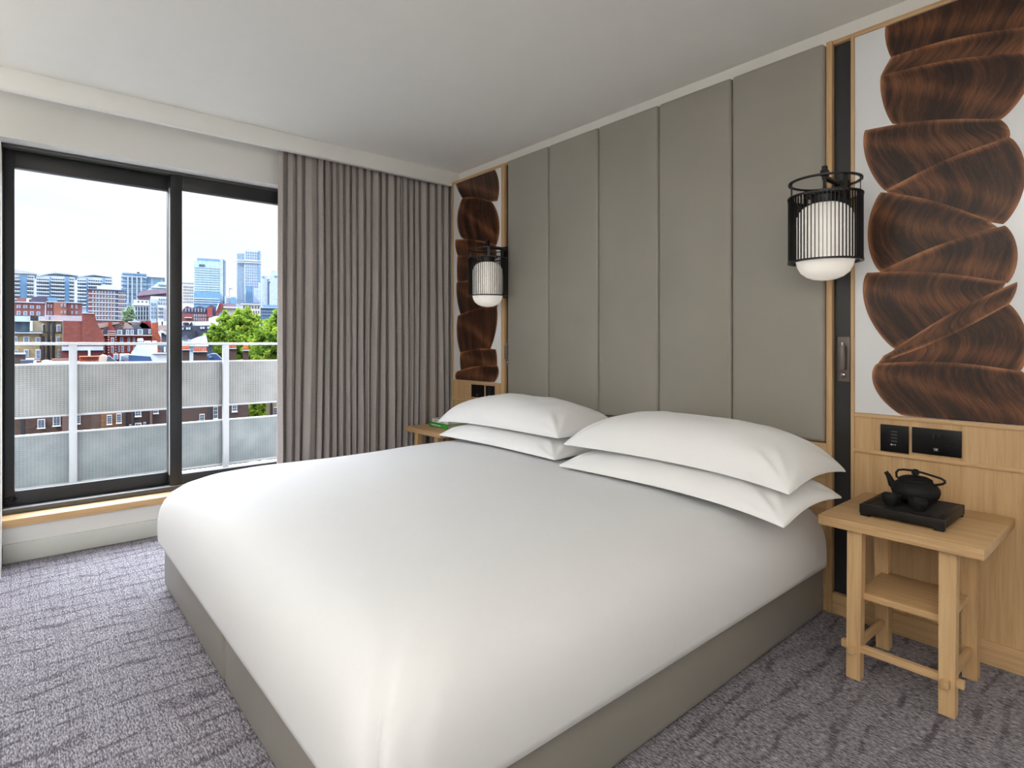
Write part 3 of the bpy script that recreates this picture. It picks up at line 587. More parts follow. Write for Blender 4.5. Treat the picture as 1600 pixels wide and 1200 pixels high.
('apartment_block', 'white apartment block with curved canopy rising behind the red banded block', 'apartment building', 'white stepped apartment blocks', 85.412, 365, [('b', 'wall', 'cwhite', -7.34, 7.83, 0, 25, -20, 35.35), ('p', 'top_storey', 'cpale', [(-7.85, 35.13), (-3.96, 36.22), (0.0, 36.99), (4.02, 36.45), (7.56, 36.03), (7.56, 35.53), (7.56, 35.53), (-7.08, 34.54)], 1.0, 20), ('p', 'canopy_roof', 'cgrey', [(-7.85, 35.13), (-3.96, 36.22), (0.0, 36.99), (4.02, 36.45), (7.56, 36.03), (7.56, 35.53), (0.0, 36.33), (-7.85, 34.65)], -0.8, 20.5), ('g', 'window', 'dark', 0.8, -6.3, 6.74, 14, 35.29, 35.88, 1, 0.6, 1), ('g', 'window', 'dark', -0.3, -6.92, -3.28, 4, 32.59, 33.37, 1, 0.72, 1), ('b', 'balcony_ledge', 'cwhite', -7.08, -3.17, -1.6, 0, 32.06, 32.52), ('g', 'window', 'dark', -0.3, -2.36, 3.37, 6, 32.94, 33.73, 1, 0.72, 1), ('b', 'balcony_ledge', 'cwhite', -2.51, 3.48, -1.6, 0, 32.41, 32.87), ('g', 'window', 'dark', -0.3, 4.73, 7.45, 3, 33.29, 34.09, 1, 0.72, 1), ('b', 'balcony_ledge', 'cwhite', 4.56, 7.56, -1.6, 0, 32.76, 33.23), ('g', 'window', 'dark', -0.3, -6.92, -3.28, 4, 30.83, 31.61, 1, 0.72, 1), ('b', 'balcony_ledge', 'cwhite', -7.08, -3.17, -1.6, 0, 30.3, 30.76), ('g', 'window', 'dark', -0.3, -2.36, 3.37, 6, 31.16, 31.95, 1, 0.72, 1), ('b', 'balcony_ledge', 'cwhite', -2.51, 3.48, -1.6, 0, 30.63, 31.09), ('g', 'window', 'dark', -0.3, 4.73, 7.45, 3, 31.5, 32.3, 1, 0.72, 1), ('b', 'balcony_ledge', 'cwhite', 4.56, 7.56, -1.6, 0, 30.96, 31.43), ('g', 'window', 'dark', -0.3, -6.92, -3.28, 4, 29.07, 29.85, 1, 0.72, 1), ('b', 'balcony_ledge', 'cwhite', -7.08, -3.17, -1.6, 0, 28.55, 29.0), ('g', 'window', 'dark', -0.3, -2.36, 3.37, 6, 29.38, 30.17, 1, 0.72, 1), ('b', 'balcony_ledge', 'cwhite', -2.51, 3.48, -1.6, 0, 28.86, 29.32), ('g', 'window', 'dark', -0.3, 4.73, 7.45, 3, 29.7, 30.5, 1, 0.72, 1), ('b', 'balcony_ledge', 'cwhite', 4.56, 7.56, -1.6, 0, 29.16, 29.63), ('g', 'window', 'dark', -0.3, -6.92, -3.28, 4, 27.31, 28.09, 1, 0.72, 1), ('b', 'balcony_ledge', 'cwhite', -7.08, -3.17, -1.6, 0, 26.79, 27.24), ('g', 'window', 'dark', -0.3, -2.36, 3.37, 6, 27.61, 28.4, 1, 0.72, 1), ('b', 'balcony_ledge', 'cwhite', -2.51, 3.48, -1.6, 0, 27.08, 27.54), ('g', 'window', 'dark', -0.3, 4.73, 7.45, 3, 27.9, 28.7, 1, 0.72, 1), ('b', 'balcony_ledge', 'cwhite', 4.56, 7.56, -1.6, 0, 27.37, 27.83), ('g', 'window', 'dark', -0.3, -6.92, -3.28, 4, 25.55, 26.33, 1, 0.72, 1), ('b', 'balcony_ledge', 'cwhite', -7.08, -3.17, -1.6, 0, 25.03, 25.49), ('g', 'window', 'dark', -0.3, -2.36, 3.37, 6, 25.83, 26.62, 1, 0.72, 1), ('b', 'balcony_ledge', 'cwhite', -2.51, 3.48, -1.6, 0, 25.3, 25.76), ('g', 'window', 'dark', -0.3, 4.73, 7.45, 3, 26.1, 26.9, 1, 0.72, 1), ('b', 'balcony_ledge', 'cwhite', 4.56, 7.56, -1.6, 0, 25.57, 26.03), ('g', 'window', 'dark', -0.3, -6.92, -3.28, 4, 23.79, 24.57, 1, 0.72, 1), ('b', 'balcony_ledge', 'cwhite', -7.08, -3.17, -1.6, 0, 23.27, 23.73), ('g', 'window', 'dark', -0.3, -2.36, 3.37, 6, 24.05, 24.84, 1, 0.72, 1), ('b', 'balcony_ledge', 'cwhite', -2.51, 3.48, -1.6, 0, 23.52, 23.98), ('g', 'window', 'dark', -0.3, 4.73, 7.45, 3, 24.3, 25.1, 1, 0.72, 1), ('b', 'balcony_ledge', 'cwhite', 4.56, 7.56, -1.6, 0, 23.77, 24.24), ('g', 'window', 'dark', -0.3, -6.92, -3.28, 4, 22.03, 22.82, 1, 0.72, 1), ('b', 'balcony_ledge', 'cwhite', -7.08, -3.17, -1.6, 0, 21.51, 21.97), ('g', 'window', 'dark', -0.3, -2.36, 3.37, 6, 22.27, 23.06, 1, 0.72, 1), ('b', 'balcony_ledge', 'cwhite', -2.51, 3.48, -1.6, 0, 21.74, 22.2), ('g', 'window', 'dark', -0.3, 4.73, 7.45, 3, 22.51, 23.31, 1, 0.72, 1), ('b', 'balcony_ledge', 'cwhite', 4.56, 7.56, -1.6, 0, 21.97, 22.44), ('g', 'window', 'dark', -0.3, -6.92, -3.28, 4, 20.28, 21.06, 1, 0.72, 1), ('b', 'balcony_ledge', 'cwhite', -7.08, -3.17, -1.6, 0, 19.75, 20.21), ('g', 'window', 'dark', -0.3, -2.36, 3.37, 6, 20.49, 21.28, 1, 0.72, 1), ('b', 'balcony_ledge', 'cwhite', -2.51, 3.48, -1.6, 0, 19.96, 20.43), ('g', 'window', 'dark', -0.3, 4.73, 7.45, 3, 20.71, 21.51, 1, 0.72, 1), ('b', 'balcony_ledge', 'cwhite', 4.56, 7.56, -1.6, 0, 20.17, 20.64), ('b', 'glazed_stairwell', 'cblue2', -3.17, -2.51, -0.4, 0.5, -20, 34.5), ('b', 'glazed_stairwell', 'cblue2', 3.48, 4.56, -0.4, 0.5, -20, 34.95)]),
('office_block', 'blue glass office block with small dark box on its roof', 'office building', None, 82.155, 340, [('b', 'glazed_wall', 'glassgrid', -8.69, 1.88, 0, 30, -20, 35.32), ('b', 'roof_screen', 'cblue', -8.17, 1.88, -0.5, 20, 35.33, 35.97), ('b', 'roof_plant', 'cdark', -2.13, -1.07, 5, 12, 36.07, 37.18), ('b', 'side_wing', 'glassgrid', 2.02, 9.82, 2, 30, -20, 34.64), ('b', 'wing_parapet', 'cwhite', 2.02, 9.82, 1, 30, 34.64, 35.09), ('b', 'pilaster', 'cpale', -6.09, -5.57, -1.2, 0, 20.67, 34.22), ('b', 'pilaster', 'cpale', -4.38, -3.86, -1.2, 0, 20.73, 34.32), ('b', 'pilaster', 'cpale', -2.4, -1.87, -1.2, 0, 20.8, 34.45), ('b', 'pilaster', 'cpale', -0.67, -0.13, -1.2, 0, 20.87, 34.56), ('b', 'floor_band', 'cpale', -8.69, 1.88, -0.6, 0, 33.8, 34.05), ('b', 'floor_band', 'cpale', -8.69, 1.88, -0.6, 0, 31.9, 32.15), ('b', 'floor_band', 'cpale', -8.69, 1.88, -0.6, 0, 30.0, 30.25), ('b', 'floor_band', 'cpale', -8.69, 1.88, -0.6, 0, 28.1, 28.35), ('b', 'floor_band', 'cpale', -8.69, 1.88, -0.6, 0, 26.2, 26.45), ('b', 'floor_band', 'cpale', -8.69, 1.88, -0.6, 0, 24.3, 24.55)]),
('stepped_building', 'pale green building with stepped sloping glass end', 'office building', None, 81.197, 270, [('p', 'stepped_wall', 'glassgreen', [(-5.36, 16.79), (-4.51, 20.11), (-3.23, 21.94), (-1.95, 23.28), (0.0, 24.66), (0.87, 25.73), (4.39, 26.18), (4.39, 17.14)], 0, 14), ('b', 'terrace_slab', 'cwhite', 0.65, 4.39, -1.2, 0, 24.77, 25.05), ('b', 'terrace_slab', 'cwhite', -1.52, 4.39, -1.2, 0, 23.42, 23.71), ('b', 'terrace_slab', 'cwhite', -2.81, 4.39, -1.2, 0, 22.11, 22.39), ('b', 'terrace_slab', 'cwhite', -3.88, 4.39, -1.2, 0, 20.8, 21.09)]),
('brick_terrace', 'low mauve brick terrace below the stepped glass building', 'house', None, 81.427, 240, [('b', 'wall', 'cmauve', -4.18, 4.67, 0, 12, -20, 19.05), ('p', 'roof', 'cmauve2', [(-4.56, 17.93), (-3.43, 19.56), (-0.38, 20.16), (4.67, 20.52), (4.67, 19.26), (-4.56, 17.71)], -1, 12), ('g', 'window', 'dark', -0.2, -3.43, 4.27, 12, 17.93, 18.83, 1, 0.5, 0.8)]),
('flat_block', 'red brick flats with white floor bands and rows of white windows', 'apartment building', None, 84.525, 205, [('b', 'wall', 'cbrickm', -4.51, 4.5, 0, 22, -20, 16.73), ('b', 'roof_parapet', 'cbluedk', -4.81, 4.58, -0.4, 22, 16.66, 16.94), ('b', 'roof_plant_room', 'cwhite', -2.57, 2.46, 4, 16, 16.91, 18.13), ('b', 'roof_plant_room', 'cpale', -1.52, 1.23, 6, 14, 18.12, 18.87), ('b', 'stair_slot', 'cbluedk', 2.08, 2.39, -0.15, 0.2, -20, 16.76), ('b', 'floor_band', 'cwhite', -4.51, 4.5, -0.3, 0, 15.44, 15.64), ('b', 'floor_band', 'cwhite', -4.51, 4.5, -0.3, 0, 14.19, 14.39), ('b', 'floor_band', 'cwhite', -4.51, 4.5, -0.3, 0, 12.93, 13.14), ('b', 'floor_band', 'cwhite', -4.51, 4.5, -0.3, 0, 11.68, 11.89), ('b', 'floor_band', 'cwhite', -4.51, 4.5, -0.3, 0, 10.43, 10.64), ('b', 'floor_band', 'cwhite', -4.51, 4.5, -0.3, 0, 9.18, 9.39), ('b', 'floor_band', 'cwhite', -4.51, 4.5, -0.3, 0, 7.93, 8.13), ('g', 'window', 'whitewin', -0.25, -3.77, 2.0, 8, 15.69, 16.48, 1, 0.58, 0.86), ('g', 'window', 'whitewin', -0.25, -3.77, 2.0, 8, 14.45, 15.23, 1, 0.58, 0.86), ('g', 'window', 'whitewin', -0.25, -3.77, 2.0, 8, 13.2, 13.98, 1, 0.58, 0.86), ('g', 'window', 'whitewin', -0.25, -3.77, 2.0, 8, 11.95, 12.73, 1, 0.58, 0.86), ('g', 'window', 'whitewin', -0.25, -3.77, 2.0, 8, 10.7, 11.48, 1, 0.58, 0.86), ('g', 'window', 'whitewin', -0.25, -3.77, 2.0, 8, 9.45, 10.24, 1, 0.58, 0.86), ('g', 'window', 'whitewin', -0.25, -3.77, 2.0, 8, 8.21, 8.99, 1, 0.58, 0.86), ('g', 'window', 'whitewin', -0.25, 2.54, 4.34, 4, 15.91, 16.71, 1, 0.58, 0.86), ('g', 'window', 'whitewin', -0.25, 2.54, 4.34, 4, 14.65, 15.44, 1, 0.58, 0.86), ('g', 'window', 'whitewin', -0.25, 2.54, 4.34, 4, 13.38, 14.17, 1, 0.58, 0.86), ('g', 'window', 'whitewin', -0.25, 2.54, 4.34, 4, 12.11, 12.91, 1, 0.58, 0.86), ('g', 'window', 'whitewin', -0.25, 2.54, 4.34, 4, 10.85, 11.64, 1, 0.58, 0.86), ('g', 'window', 'whitewin', -0.25, 2.54, 4.34, 4, 9.58, 10.37, 1, 0.58, 0.86), ('g', 'window', 'whitewin', -0.25, 2.54, 4.34, 4, 8.31, 9.11, 1, 0.58, 0.86)]),
('office_block', 'white office with tall dark window slots beside the flats', 'office building', None, 82.245, 185, [('b', 'wall', 'cwhite2', -2.02, 1.98, 0, 14, -20, 11.52), ('b', 'penthouse', 'cwhite2', -1.66, 1.9, 1, 12, 11.53, 13.0), ('b', 'parapet', 'cwhite', -2.02, 2.05, -0.5, 13, 11.49, 11.76), ('g', 'window', 'dark', -0.1, -1.01, 1.76, 3, 12.23, 12.66, 1, 0.5, 1), ('g', 'window', 'dark', -0.2, -1.23, -0.88, 1, 7.51, 11.14, 3, 1, 0.72), ('b', 'pilaster', 'cwhite', -0.81, -0.7, -0.6, 0, 7.52, 11.32), ('g', 'window', 'dark', -0.2, -0.6, -0.25, 1, 7.53, 11.16, 3, 1, 0.72), ('b', 'pilaster', 'cwhite', -0.17, -0.06, -0.6, 0, 7.54, 11.34), ('g', 'window', 'dark', -0.2, 0.04, 0.39, 1, 7.54, 11.18, 3, 1, 0.72), ('b', 'pilaster', 'cwhite', 0.47, 0.58, -0.6, 0, 7.55, 11.37), ('g', 'window', 'dark', -0.2, 0.69, 1.04, 1, 7.56, 11.21, 3, 1, 0.72), ('b', 'pilaster', 'cwhite', 1.11, 1.23, -0.6, 0, 7.56, 11.39), ('g', 'window', 'dark', -0.2, 1.33, 1.68, 1, 7.57, 11.23, 3, 1, 0.72), ('b', 'pilaster', 'cwhite', 1.76, 1.87, -0.6, 0, 7.58, 11.41)]),
('office_block', 'jumbled pale blue rooftops office right against the middle window stile', 'office building', None, 80.919, 178, [('b', 'wall', 'cwhite2', -2.0, 2.03, 3, 14, -20, 13.81), ('b', 'front_bay', 'cpale', -2.15, -0.58, 0, 10, -20, 12.91), ('b', 'front_bay', 'cwhite', -0.43, 1.01, -2, 6, -20, 11.12), ('b', 'roof_box', 'cgrey', -1.86, -1.01, 2, 6, 12.74, 13.16), ('g', 'window', 'blue', -0.2, -2.0, -0.58, 2, 7.69, 12.07, 4, 0.5, 0.55), ('g', 'window', 'blue', 2.8, -0.29, 1.89, 4, 11.47, 13.51, 2, 0.5, 0.55), ('g', 'window', 'dark', -2.2, -0.29, 0.94, 3, 7.73, 10.78, 3, 0.5, 0.6)]),
('cream_block', 'low cream block with small windows beside the middle window stile', 'office building', None, 78.882, 400, [('b', 'wall', 'ccream', -3.69, 3.73, 0, 10, -20, 37.99), ('b', 'parapet', 'cgrey', -3.69, 3.73, -0.3, 10, 37.84, 38.38), ('g', 'window', 'blue', -0.2, -2.02, 3.39, 6, 25.6, 36.47, 6, 0.5, 0.5)]),
('glass_tower', 'broad pale glass tower with a grey side core', 'tower', None, 77.211, 430, [('b', 'glazed_wall', 'glasstower', -8.35, 6.61, 0, 20, -20, 55.74), ('b', 'crown', 'cblue', -6.69, 6.61, 0.5, 20, 55.38, 57.49), ('b', 'side_core', 'cpale', 6.61, 9.09, -0.6, 20, -20, 57.83), ('b', 'edge_strip', 'cbluedk', 8.71, 9.17, -0.9, 0, -20, 57.26), ('b', 'side_core', 'cpale', 9.17, 10.32, 0, 20, -20, 56.89), ('b', 'dark_lower_wall', 'cblue2', -9.63, 6.61, -2, 5, -20, 34.97), ('b', 'podium', 'cblue2', -14.72, 7.18, -5, 5, -20, 31.5), ('b', 'sign_band', 'cbluedk', -5.58, -2.24, -0.4, 0, 51.96, 53.43), ('b', 'floor_band', 'cpale', -8.23, 6.53, -0.4, 0, 51.04, 51.51), ('b', 'floor_band', 'cpale', -8.23, 6.53, -0.4, 0, 49.52, 49.99), ('b', 'floor_band', 'cpale', -8.23, 6.53, -0.4, 0, 48.0, 48.46), ('b', 'floor_band', 'cpale', -8.23, 6.53, -0.4, 0, 46.47, 46.94), ('b', 'floor_band', 'cpale', -8.23, 6.53, -0.4, 0, 44.95, 45.41), ('b', 'floor_band', 'cpale', -8.23, 6.53, -0.4, 0, 43.42, 43.89), ('b', 'floor_band', 'cpale', -8.23, 6.53, -0.4, 0, 41.9, 42.37), ('b', 'floor_band', 'cpale', -8.23, 6.53, -0.4, 0, 40.38, 40.84), ('b', 'floor_band', 'cpale', -8.23, 6.53, -0.4, 0, 38.85, 39.32), ('b', 'floor_band', 'cpale', -8.23, 6.53, -0.4, 0, 37.33, 37.79), ('b', 'floor_band', 'cpale', -8.23, 6.53, -0.4, 0, 35.8, 36.27), ('b', 'podium_ledge', 'cwhite', -14.36, 6.42, -5.6, -5, 30.23, 30.65), ('b', 'podium_ledge', 'cwhite', -14.36, 6.42, -5.6, -5, 28.79, 29.22), ('b', 'podium_ledge', 'cwhite', -14.36, 6.42, -5.6, -5, 27.36, 27.78)]),
('glass_tower', 'tallest slim tower with a curved crown and roof masts', 'tower', None, 73.922, 460, [('b', 'front_wall', 'ctower', -3.59, 7.69, 0, 20, -20, 69.36), ('b', 'side_wall', 'cwhite2', -8.83, -3.59, 1.5, 20, -20, 67.65), ('c', 'curved_crown', 'cpale', 1.7, 12, 67.94, 70.04, 5.59, 5.59), ('b', 'roof_rail', 'cgrey', -2.12, 2.98, 6, 6.5, 70.98, 71.31), ('t', 'mast', 'cgrey', [(-0.42, 69.66), (-0.42, 74.79)], 0.25, 7), ('t', 'mast', 'cgrey', [(1.27, 69.78), (1.27, 72.11)], 0.25, 7), ('b', 'sky_band', 'cwhite', -8.83, 8.12, -0.8, 0, 61.32, 61.83), ('b', 'sky_band', 'cwhite', -8.83, 8.12, -0.8, 0, 59.92, 60.43), ('b', 'glazing_strip', 'cblue2', -8.2, -7.87, 1.1, 1.5, 30.28, 66.83), ('b', 'glazing_strip', 'cblue2', -7.16, -6.83, 1.1, 1.5, 30.31, 66.9), ('b', 'glazing_strip', 'cblue2', -6.11, -5.78, 1.1, 1.5, 30.34, 66.97), ('b', 'glazing_strip', 'cblue2', -5.06, -4.73, 1.1, 1.5, 30.37, 67.04), ('b', 'glazing_strip', 'cblue2', -4.01, -3.68, 1.1, 1.5, 30.4, 67.11), ('g', 'window', 'blue', -0.4, -3.17, 5.76, 6, 58.15, 59.27, 1, 0.42, 1), ('g', 'window', 'blue', -0.4, -3.17, 5.76, 6, 56.19, 57.31, 1, 0.42, 1), ('g', 'window', 'blue', -0.4, -3.17, 5.76, 6, 54.23, 55.35, 1, 0.42, 1), ('g', 'window', 'blue', -0.4, -3.17, 5.76, 6, 52.27, 53.39, 1, 0.42, 1), ('g', 'window', 'blue', -0.4, -3.17, 5.76, 6, 50.3, 51.43, 1, 0.42, 1), ('g', 'window', 'blue', -0.4, -3.17, 5.76, 6, 48.34, 49.46, 1, 0.42, 1), ('g', 'window', 'blue', -0.4, -3.17, 5.76, 6, 46.38, 47.5, 1, 0.42, 1), ('g', 'window', 'blue', -0.4, -3.17, 5.76, 6, 44.42, 45.54, 1, 0.42, 1), ('g', 'window', 'blue', -0.4, -3.17, 5.76, 6, 42.46, 43.58, 1, 0.42, 1), ('g', 'window', 'blue', -0.4, -2.96, 5.97, 6, 66.99, 68.16, 1, 0.42, 1), ('g', 'window', 'blue', -0.4, -2.96, 5.97, 6, 64.98, 66.15, 1, 0.42, 1), ('g', 'window', 'blue', -0.4, -2.96, 5.97, 6, 62.97, 64.14, 1, 0.42, 1), ('b', 'glazing_strip', 'cblue2', -2.54, -1.69, -0.5, 0, 30.45, 43.02), ('b', 'glazing_strip', 'cblue2', -1.27, -0.42, -0.5, 0, 30.49, 43.07), ('b', 'glazing_strip', 'cblue2', 0.0, 0.85, -0.5, 0, 30.53, 43.12), ('b', 'glazing_strip', 'cblue2', 1.27, 2.13, -0.5, 0, 30.56, 43.18), ('b', 'glazing_strip', 'cblue2', 5.89, 6.66, -0.5, 0, 46.65, 69.18)]),
('glass_tower', 'pale blue tower with stepped top beside the curtain edge', 'tower', None, 72.155, 440, [('b', 'wall', 'cpale', -5.8, -2.29, 3, 15, -20, 49.33), ('b', 'wall', 'cpale', -0.42, 6.29, 0, 15, -20, 49.2), ('p', 'stepped_crown', 'cpale', [(-1.66, 44.92), (-0.42, 49.04), (0.42, 52.93), (3.35, 53.07), (4.61, 49.27), (4.61, 45.19)], 1, 12), ('b', 'dark_recess', 'cbluedk', -2.08, -0.83, 1, 10, -20, 46.74), ('t', 'chimney_stack', 'cgrey', [(-2.5, 48.5), (-2.5, 53.91)], 0.5, 5), ('g', 'window', 'blue', -0.4, 2.09, 6.29, 1, 48.35, 49.26, 1, 0.9, 0.9), ('b', 'glazing_strip', 'cblue2', -5.6, -4.15, 2.6, 3, 47.94, 48.84)]),
('office_block', 'low pale office between the two tallest towers', 'office building', None, 75.487, 420, [('b', 'wall', 'cpale', -3.38, 3.41, 0, 8, -20, 32.24), ('b', 'wall', 'cblue2', 0.38, 3.03, -2, 4, -20, 31.46), ('g', 'window', 'blue', -0.3, -2.63, 0.0, 3, 27.15, 31.35, 3, 0.5, 0.5)]),
('tower_crane', 'thin construction crane leaning between the two tallest towers', 'crane', None, 75.487, 400, [('t', 'mast', 'cpalepink', [(-0.9, 29.52), (-0.54, 37.54)], 0.3, 0), ('t', 'jib', 'cwhite', [(-0.72, 35.93), (3.25, 52.98)], 0.22, 0), ('t', 'jib_tip', 'cpalepink', [(2.16, 52.51), (3.43, 53.4)], 0.25, 0), ('t', 'tail_boom', 'cgrey', [(-0.54, 35.94), (1.08, 36.01)], 0.7, 0), ('b', 'counterweight', 'cgrey', 0.36, 1.26, -1, 1, 35.19, 36.4), ('t', 'tie_line', 'cwhite', [(-0.54, 37.54), (2.52, 50.53)], 0.15, 0)]),
('cream_block', 'cream low block with square windows above the tree', 'office building', None, 73.816, 215, [('b', 'wall', 'ccream', -2.96, 3.0, 0, 14, -20, 14.44), ('b', 'parapet', 'cwhite', -3.06, 3.1, -0.4, 14, 14.4, 14.7), ('g', 'window', 'dark', -0.15, -2.57, 2.8, 6, 13.13, 14.01, 1, 0.5, 1), ('g', 'window', 'dark', -0.15, -2.57, 2.8, 7, 9.64, 12.7, 2, 0.42, 0.6), ('b', 'roof_plant', 'cbluedk', -2.17, 2.6, 3, 9, 14.66, 15.32)]),
('office_block', 'dark blue low office above the tree beside the curtain', 'office building', None, 72.155, 240, [('b', 'wall', 'cbluedk', -3.84, 3.89, 0, 14, -20, 14.94), ('b', 'upper_storey', 'cblue2', -2.72, 3.89, 2, 14, 14.96, 16.19), ('b', 'ledge', 'cpale', -3.84, 3.89, -0.5, 0, 14.79, 15.04), ('g', 'window', 'blue', -0.2, -3.39, 3.43, 8, 11.74, 14.2, 2, 0.8, 0.4)]),
('mansion_block', 'red brick mansion block with dark roofs and small red gable', 'house', 'far red brick roofs', 78.201, 165, [('b', 'wall', 'cbrickm', -3.07, 2.85, 0, 8, -20, 8.54), ('p', 'roof', 'cmauvedk', [(-3.21, 8.38), (-2.8, 9.75), (-1.96, 10.57), (-0.84, 10.13), (0.85, 10.66), (2.28, 10.22), (3.43, 11.07), (4.59, 10.45), (4.59, 8.57)], 0.5, 9), ('p', 'gable', 'cred2', [(-2.45, 7.68), (-1.64, 8.74), (-0.84, 7.72)], -0.6, 1), ('b', 'gable_trim', 'cwhite', -2.45, -0.84, -0.8, 0, 7.54, 7.7), ('b', 'chimney_stack', 'cred2', 2.56, 3.72, -0.5, 3, 7.97, 10.41), ('g', 'window', 'whitewin', -0.2, -0.56, 2.42, 6, 7.92, 8.48, 1, 0.5, 1), ('g', 'window', 'whitewin', -0.2, -0.56, 2.42, 6, 6.95, 7.59, 1, 0.5, 1), ('g', 'dormer', 'whitewin', 0.2, -2.52, 2.28, 7, 9.18, 9.99, 1, 0.35, 1)]),
('gabled_house', 'steep red gable roof with white edge above the tree', 'house', 'far red brick roofs', 76.0, 184, [('p', 'gable', 'cred2', [(-2.28, 9.33), (-1.31, 12.73), (-0.49, 12.67), (-0.16, 11.58), (-1.47, 9.35)], 0, 3), ('p', 'verge', 'cwhite', [(-2.12, 10.79), (-1.39, 12.73), (-1.14, 12.74), (-1.96, 10.25)], -0.5, 0), ('b', 'roof', 'cmauve', -0.33, 2.97, 2, 10, 10.88, 12.72), ('b', 'wall', 'ccream', -0.65, 3.64, 1, 10, -20, 11.44), ('b', 'roof_edge', 'cgrey', -0.16, 4.31, 0, 8, 11.34, 11.82)]),
('brick_block', 'dull red brick block with dark rooftop shed', 'house', 'red brick blocks behind the yellow terrace', 89.408, 156, [('b', 'wall', 'cbrickm', -2.61, 2.48, 0, 10, -20, 9.65), ('b', 'parapet', 'cgrey', -2.61, 2.48, -0.3, 10, 9.62, 9.83), ('b', 'rendered_base', 'cpale', -2.61, 2.48, -1, 0, -20, 6.85), ('g', 'window', 'whitewin', -0.15, -2.22, 1.96, 4, 8.45, 9.11, 1, 0.55, 1), ('g', 'window', 'whitewin', -0.15, -2.22, 1.96, 4, 7.05, 7.85, 1, 0.55, 1), ('b', 'rooftop_shed', 'cmauvedk', 0.31, 2.9, 2, 7, 9.88, 11.07), ('b', 'rooftop_tank', 'cblue2', 3.0, 4.59, 2, 7, 9.99, 11.05), ('b', 'rooftop_house', 'cbrickm', -2.02, -0.51, 3, 8, 9.75, 10.78), ('c', 'satellite_dish', 'cwhite', -0.27, 1.5, 9.9, 10.57, 0.18, 0.18)]),
('brick_block', 'warm red brick block with projecting bay left of the tall red wall', 'house', 'red brick blocks behind the yellow terrace', 87.326, 138, [('b', 'wall', 'cbrickm', -2.68, 2.77, 0, 6, -20, 8.89), ('b', 'parapet', 'cpale', -2.68, 2.77, -0.3, 6, 8.87, 9.04), ('b', 'projecting_bay', 'cbrick3', -1.52, 0.38, -0.8, 0, -20, 8.87), ('b', 'downpipe', 'cgrey', -2.73, -2.62, -0.3, 0, 5.55, 8.77), ('b', 'pale_terrace_wall', 'cpalepink', -2.73, 2.72, -2, 0, -20, 6.4), ('g', 'window', 'whitewin', -0.15, -2.54, -1.61, 2, 7.84, 8.44, 1, 0.45, 1), ('g', 'window', 'whitewin', -0.95, -0.57, 0.38, 2, 8.04, 8.59, 1, 0.5, 1), ('g', 'window', 'whitewin', -0.15, 0.86, 2.23, 2, 7.86, 8.53, 1, 0.4, 1), ('g', 'window', 'whitewin', -0.15, -2.54, -1.61, 2, 6.58, 7.18, 1, 0.45, 1), ('g', 'window', 'whitewin', -0.95, -0.57, 0.38, 2, 6.83, 7.31, 1, 0.5, 1), ('g', 'window', 'whitewin', -0.15, 0.86, 2.23, 2, 6.76, 7.31, 1, 0.4, 1)]),
('yellow_terrace', 'yellow brick terrace with dark drainpipes and a glazed rooftop room', 'house', None, 88.88, 92, [('b', 'wall', 'cyellow', -2.39, 0.12, 0, 9, -20, 2.42), ('b', 'cornice', 'cpale', -2.39, 0.37, -0.5, 3, 2.38, 2.52), ('b', 'rear_wall', 'cyellow2', -0.85, 2.4, 1.2, 9, -20, 4.0), ('b', 'coping', 'ccream', 0.12, 2.4, 0.8, 9, 3.98, 4.12), ('b', 'side_storey', 'cyellow', 1.55, 2.4, 0.9, 2, -20, 2.39), ('b', 'glazed_rooftop_room', 'glassdark', -2.27, -0.82, 1.5, 8, 2.61, 3.86), ('b', 'glazed_room_roof', 'cpale', -2.33, -0.73, 1, 8, 3.85, 3.98), ('b', 'rooftop_box', 'cwhite', -0.8, -0.55, 0.8, 4, 2.7, 3.96), ('b', 'roof_terrace_wall', 'cpale', -2.39, -0.85, 4, 9, 3.98, 4.56), ('b', 'chimney_stack', 'cdark', -0.79, 0.0, 2, 4, 4.06, 4.6), ('b', 'chimney_stack', 'cbluedk', 1.02, 1.2, 2, 3, 4.09, 4.57), ('t', 'drainpipe', 'cdark', [(0.46, 2.08), (0.46, -1.25)], 0.14, -0.1), ('t', 'drainpipe', 'cdark', [(1.0, 3.92), (1.0, -1.19)], 0.12, 0.9), ('t', 'drainpipe', 'cdark', [(1.47, 3.86), (1.47, -1.19)], 0.14, 0.9), ('t', 'drainpipe', 'cdark', [(0.55, 3.52), (0.55, 2.56), (0.86, 2.57)], 0.1, 0.9), ('w', 'sash_window', 'whitewin', -0.12, [(-2.24, -1.95, 1.36, 1.98), (-1.42, -0.85, 1.3, 1.99), (-0.27, 0.18, 1.29, 1.92), (-1.36, -0.91, -0.51, 0.43), (-0.27, 0.21, -0.76, 0.42), (-2.24, -1.92, -0.11, 0.35)]), ('w', 'sash_window', 'whitewin', 1.05, [(0.37, 0.58, 2.72, 3.59), (1.23, 1.42, 2.65, 3.53), (0.66, 0.81, 1.37, 1.77), (0.66, 0.81, -0.22, 0.17), (1.23, 1.41, 1.29, 2.01)]), ('w', 'sash_window', 'whitewin', 0.78, [(1.77, 2.18, 2.66, 3.54), (1.74, 2.11, 1.29, 2.01), (1.89, 2.15, -0.64, 0.41)])]),
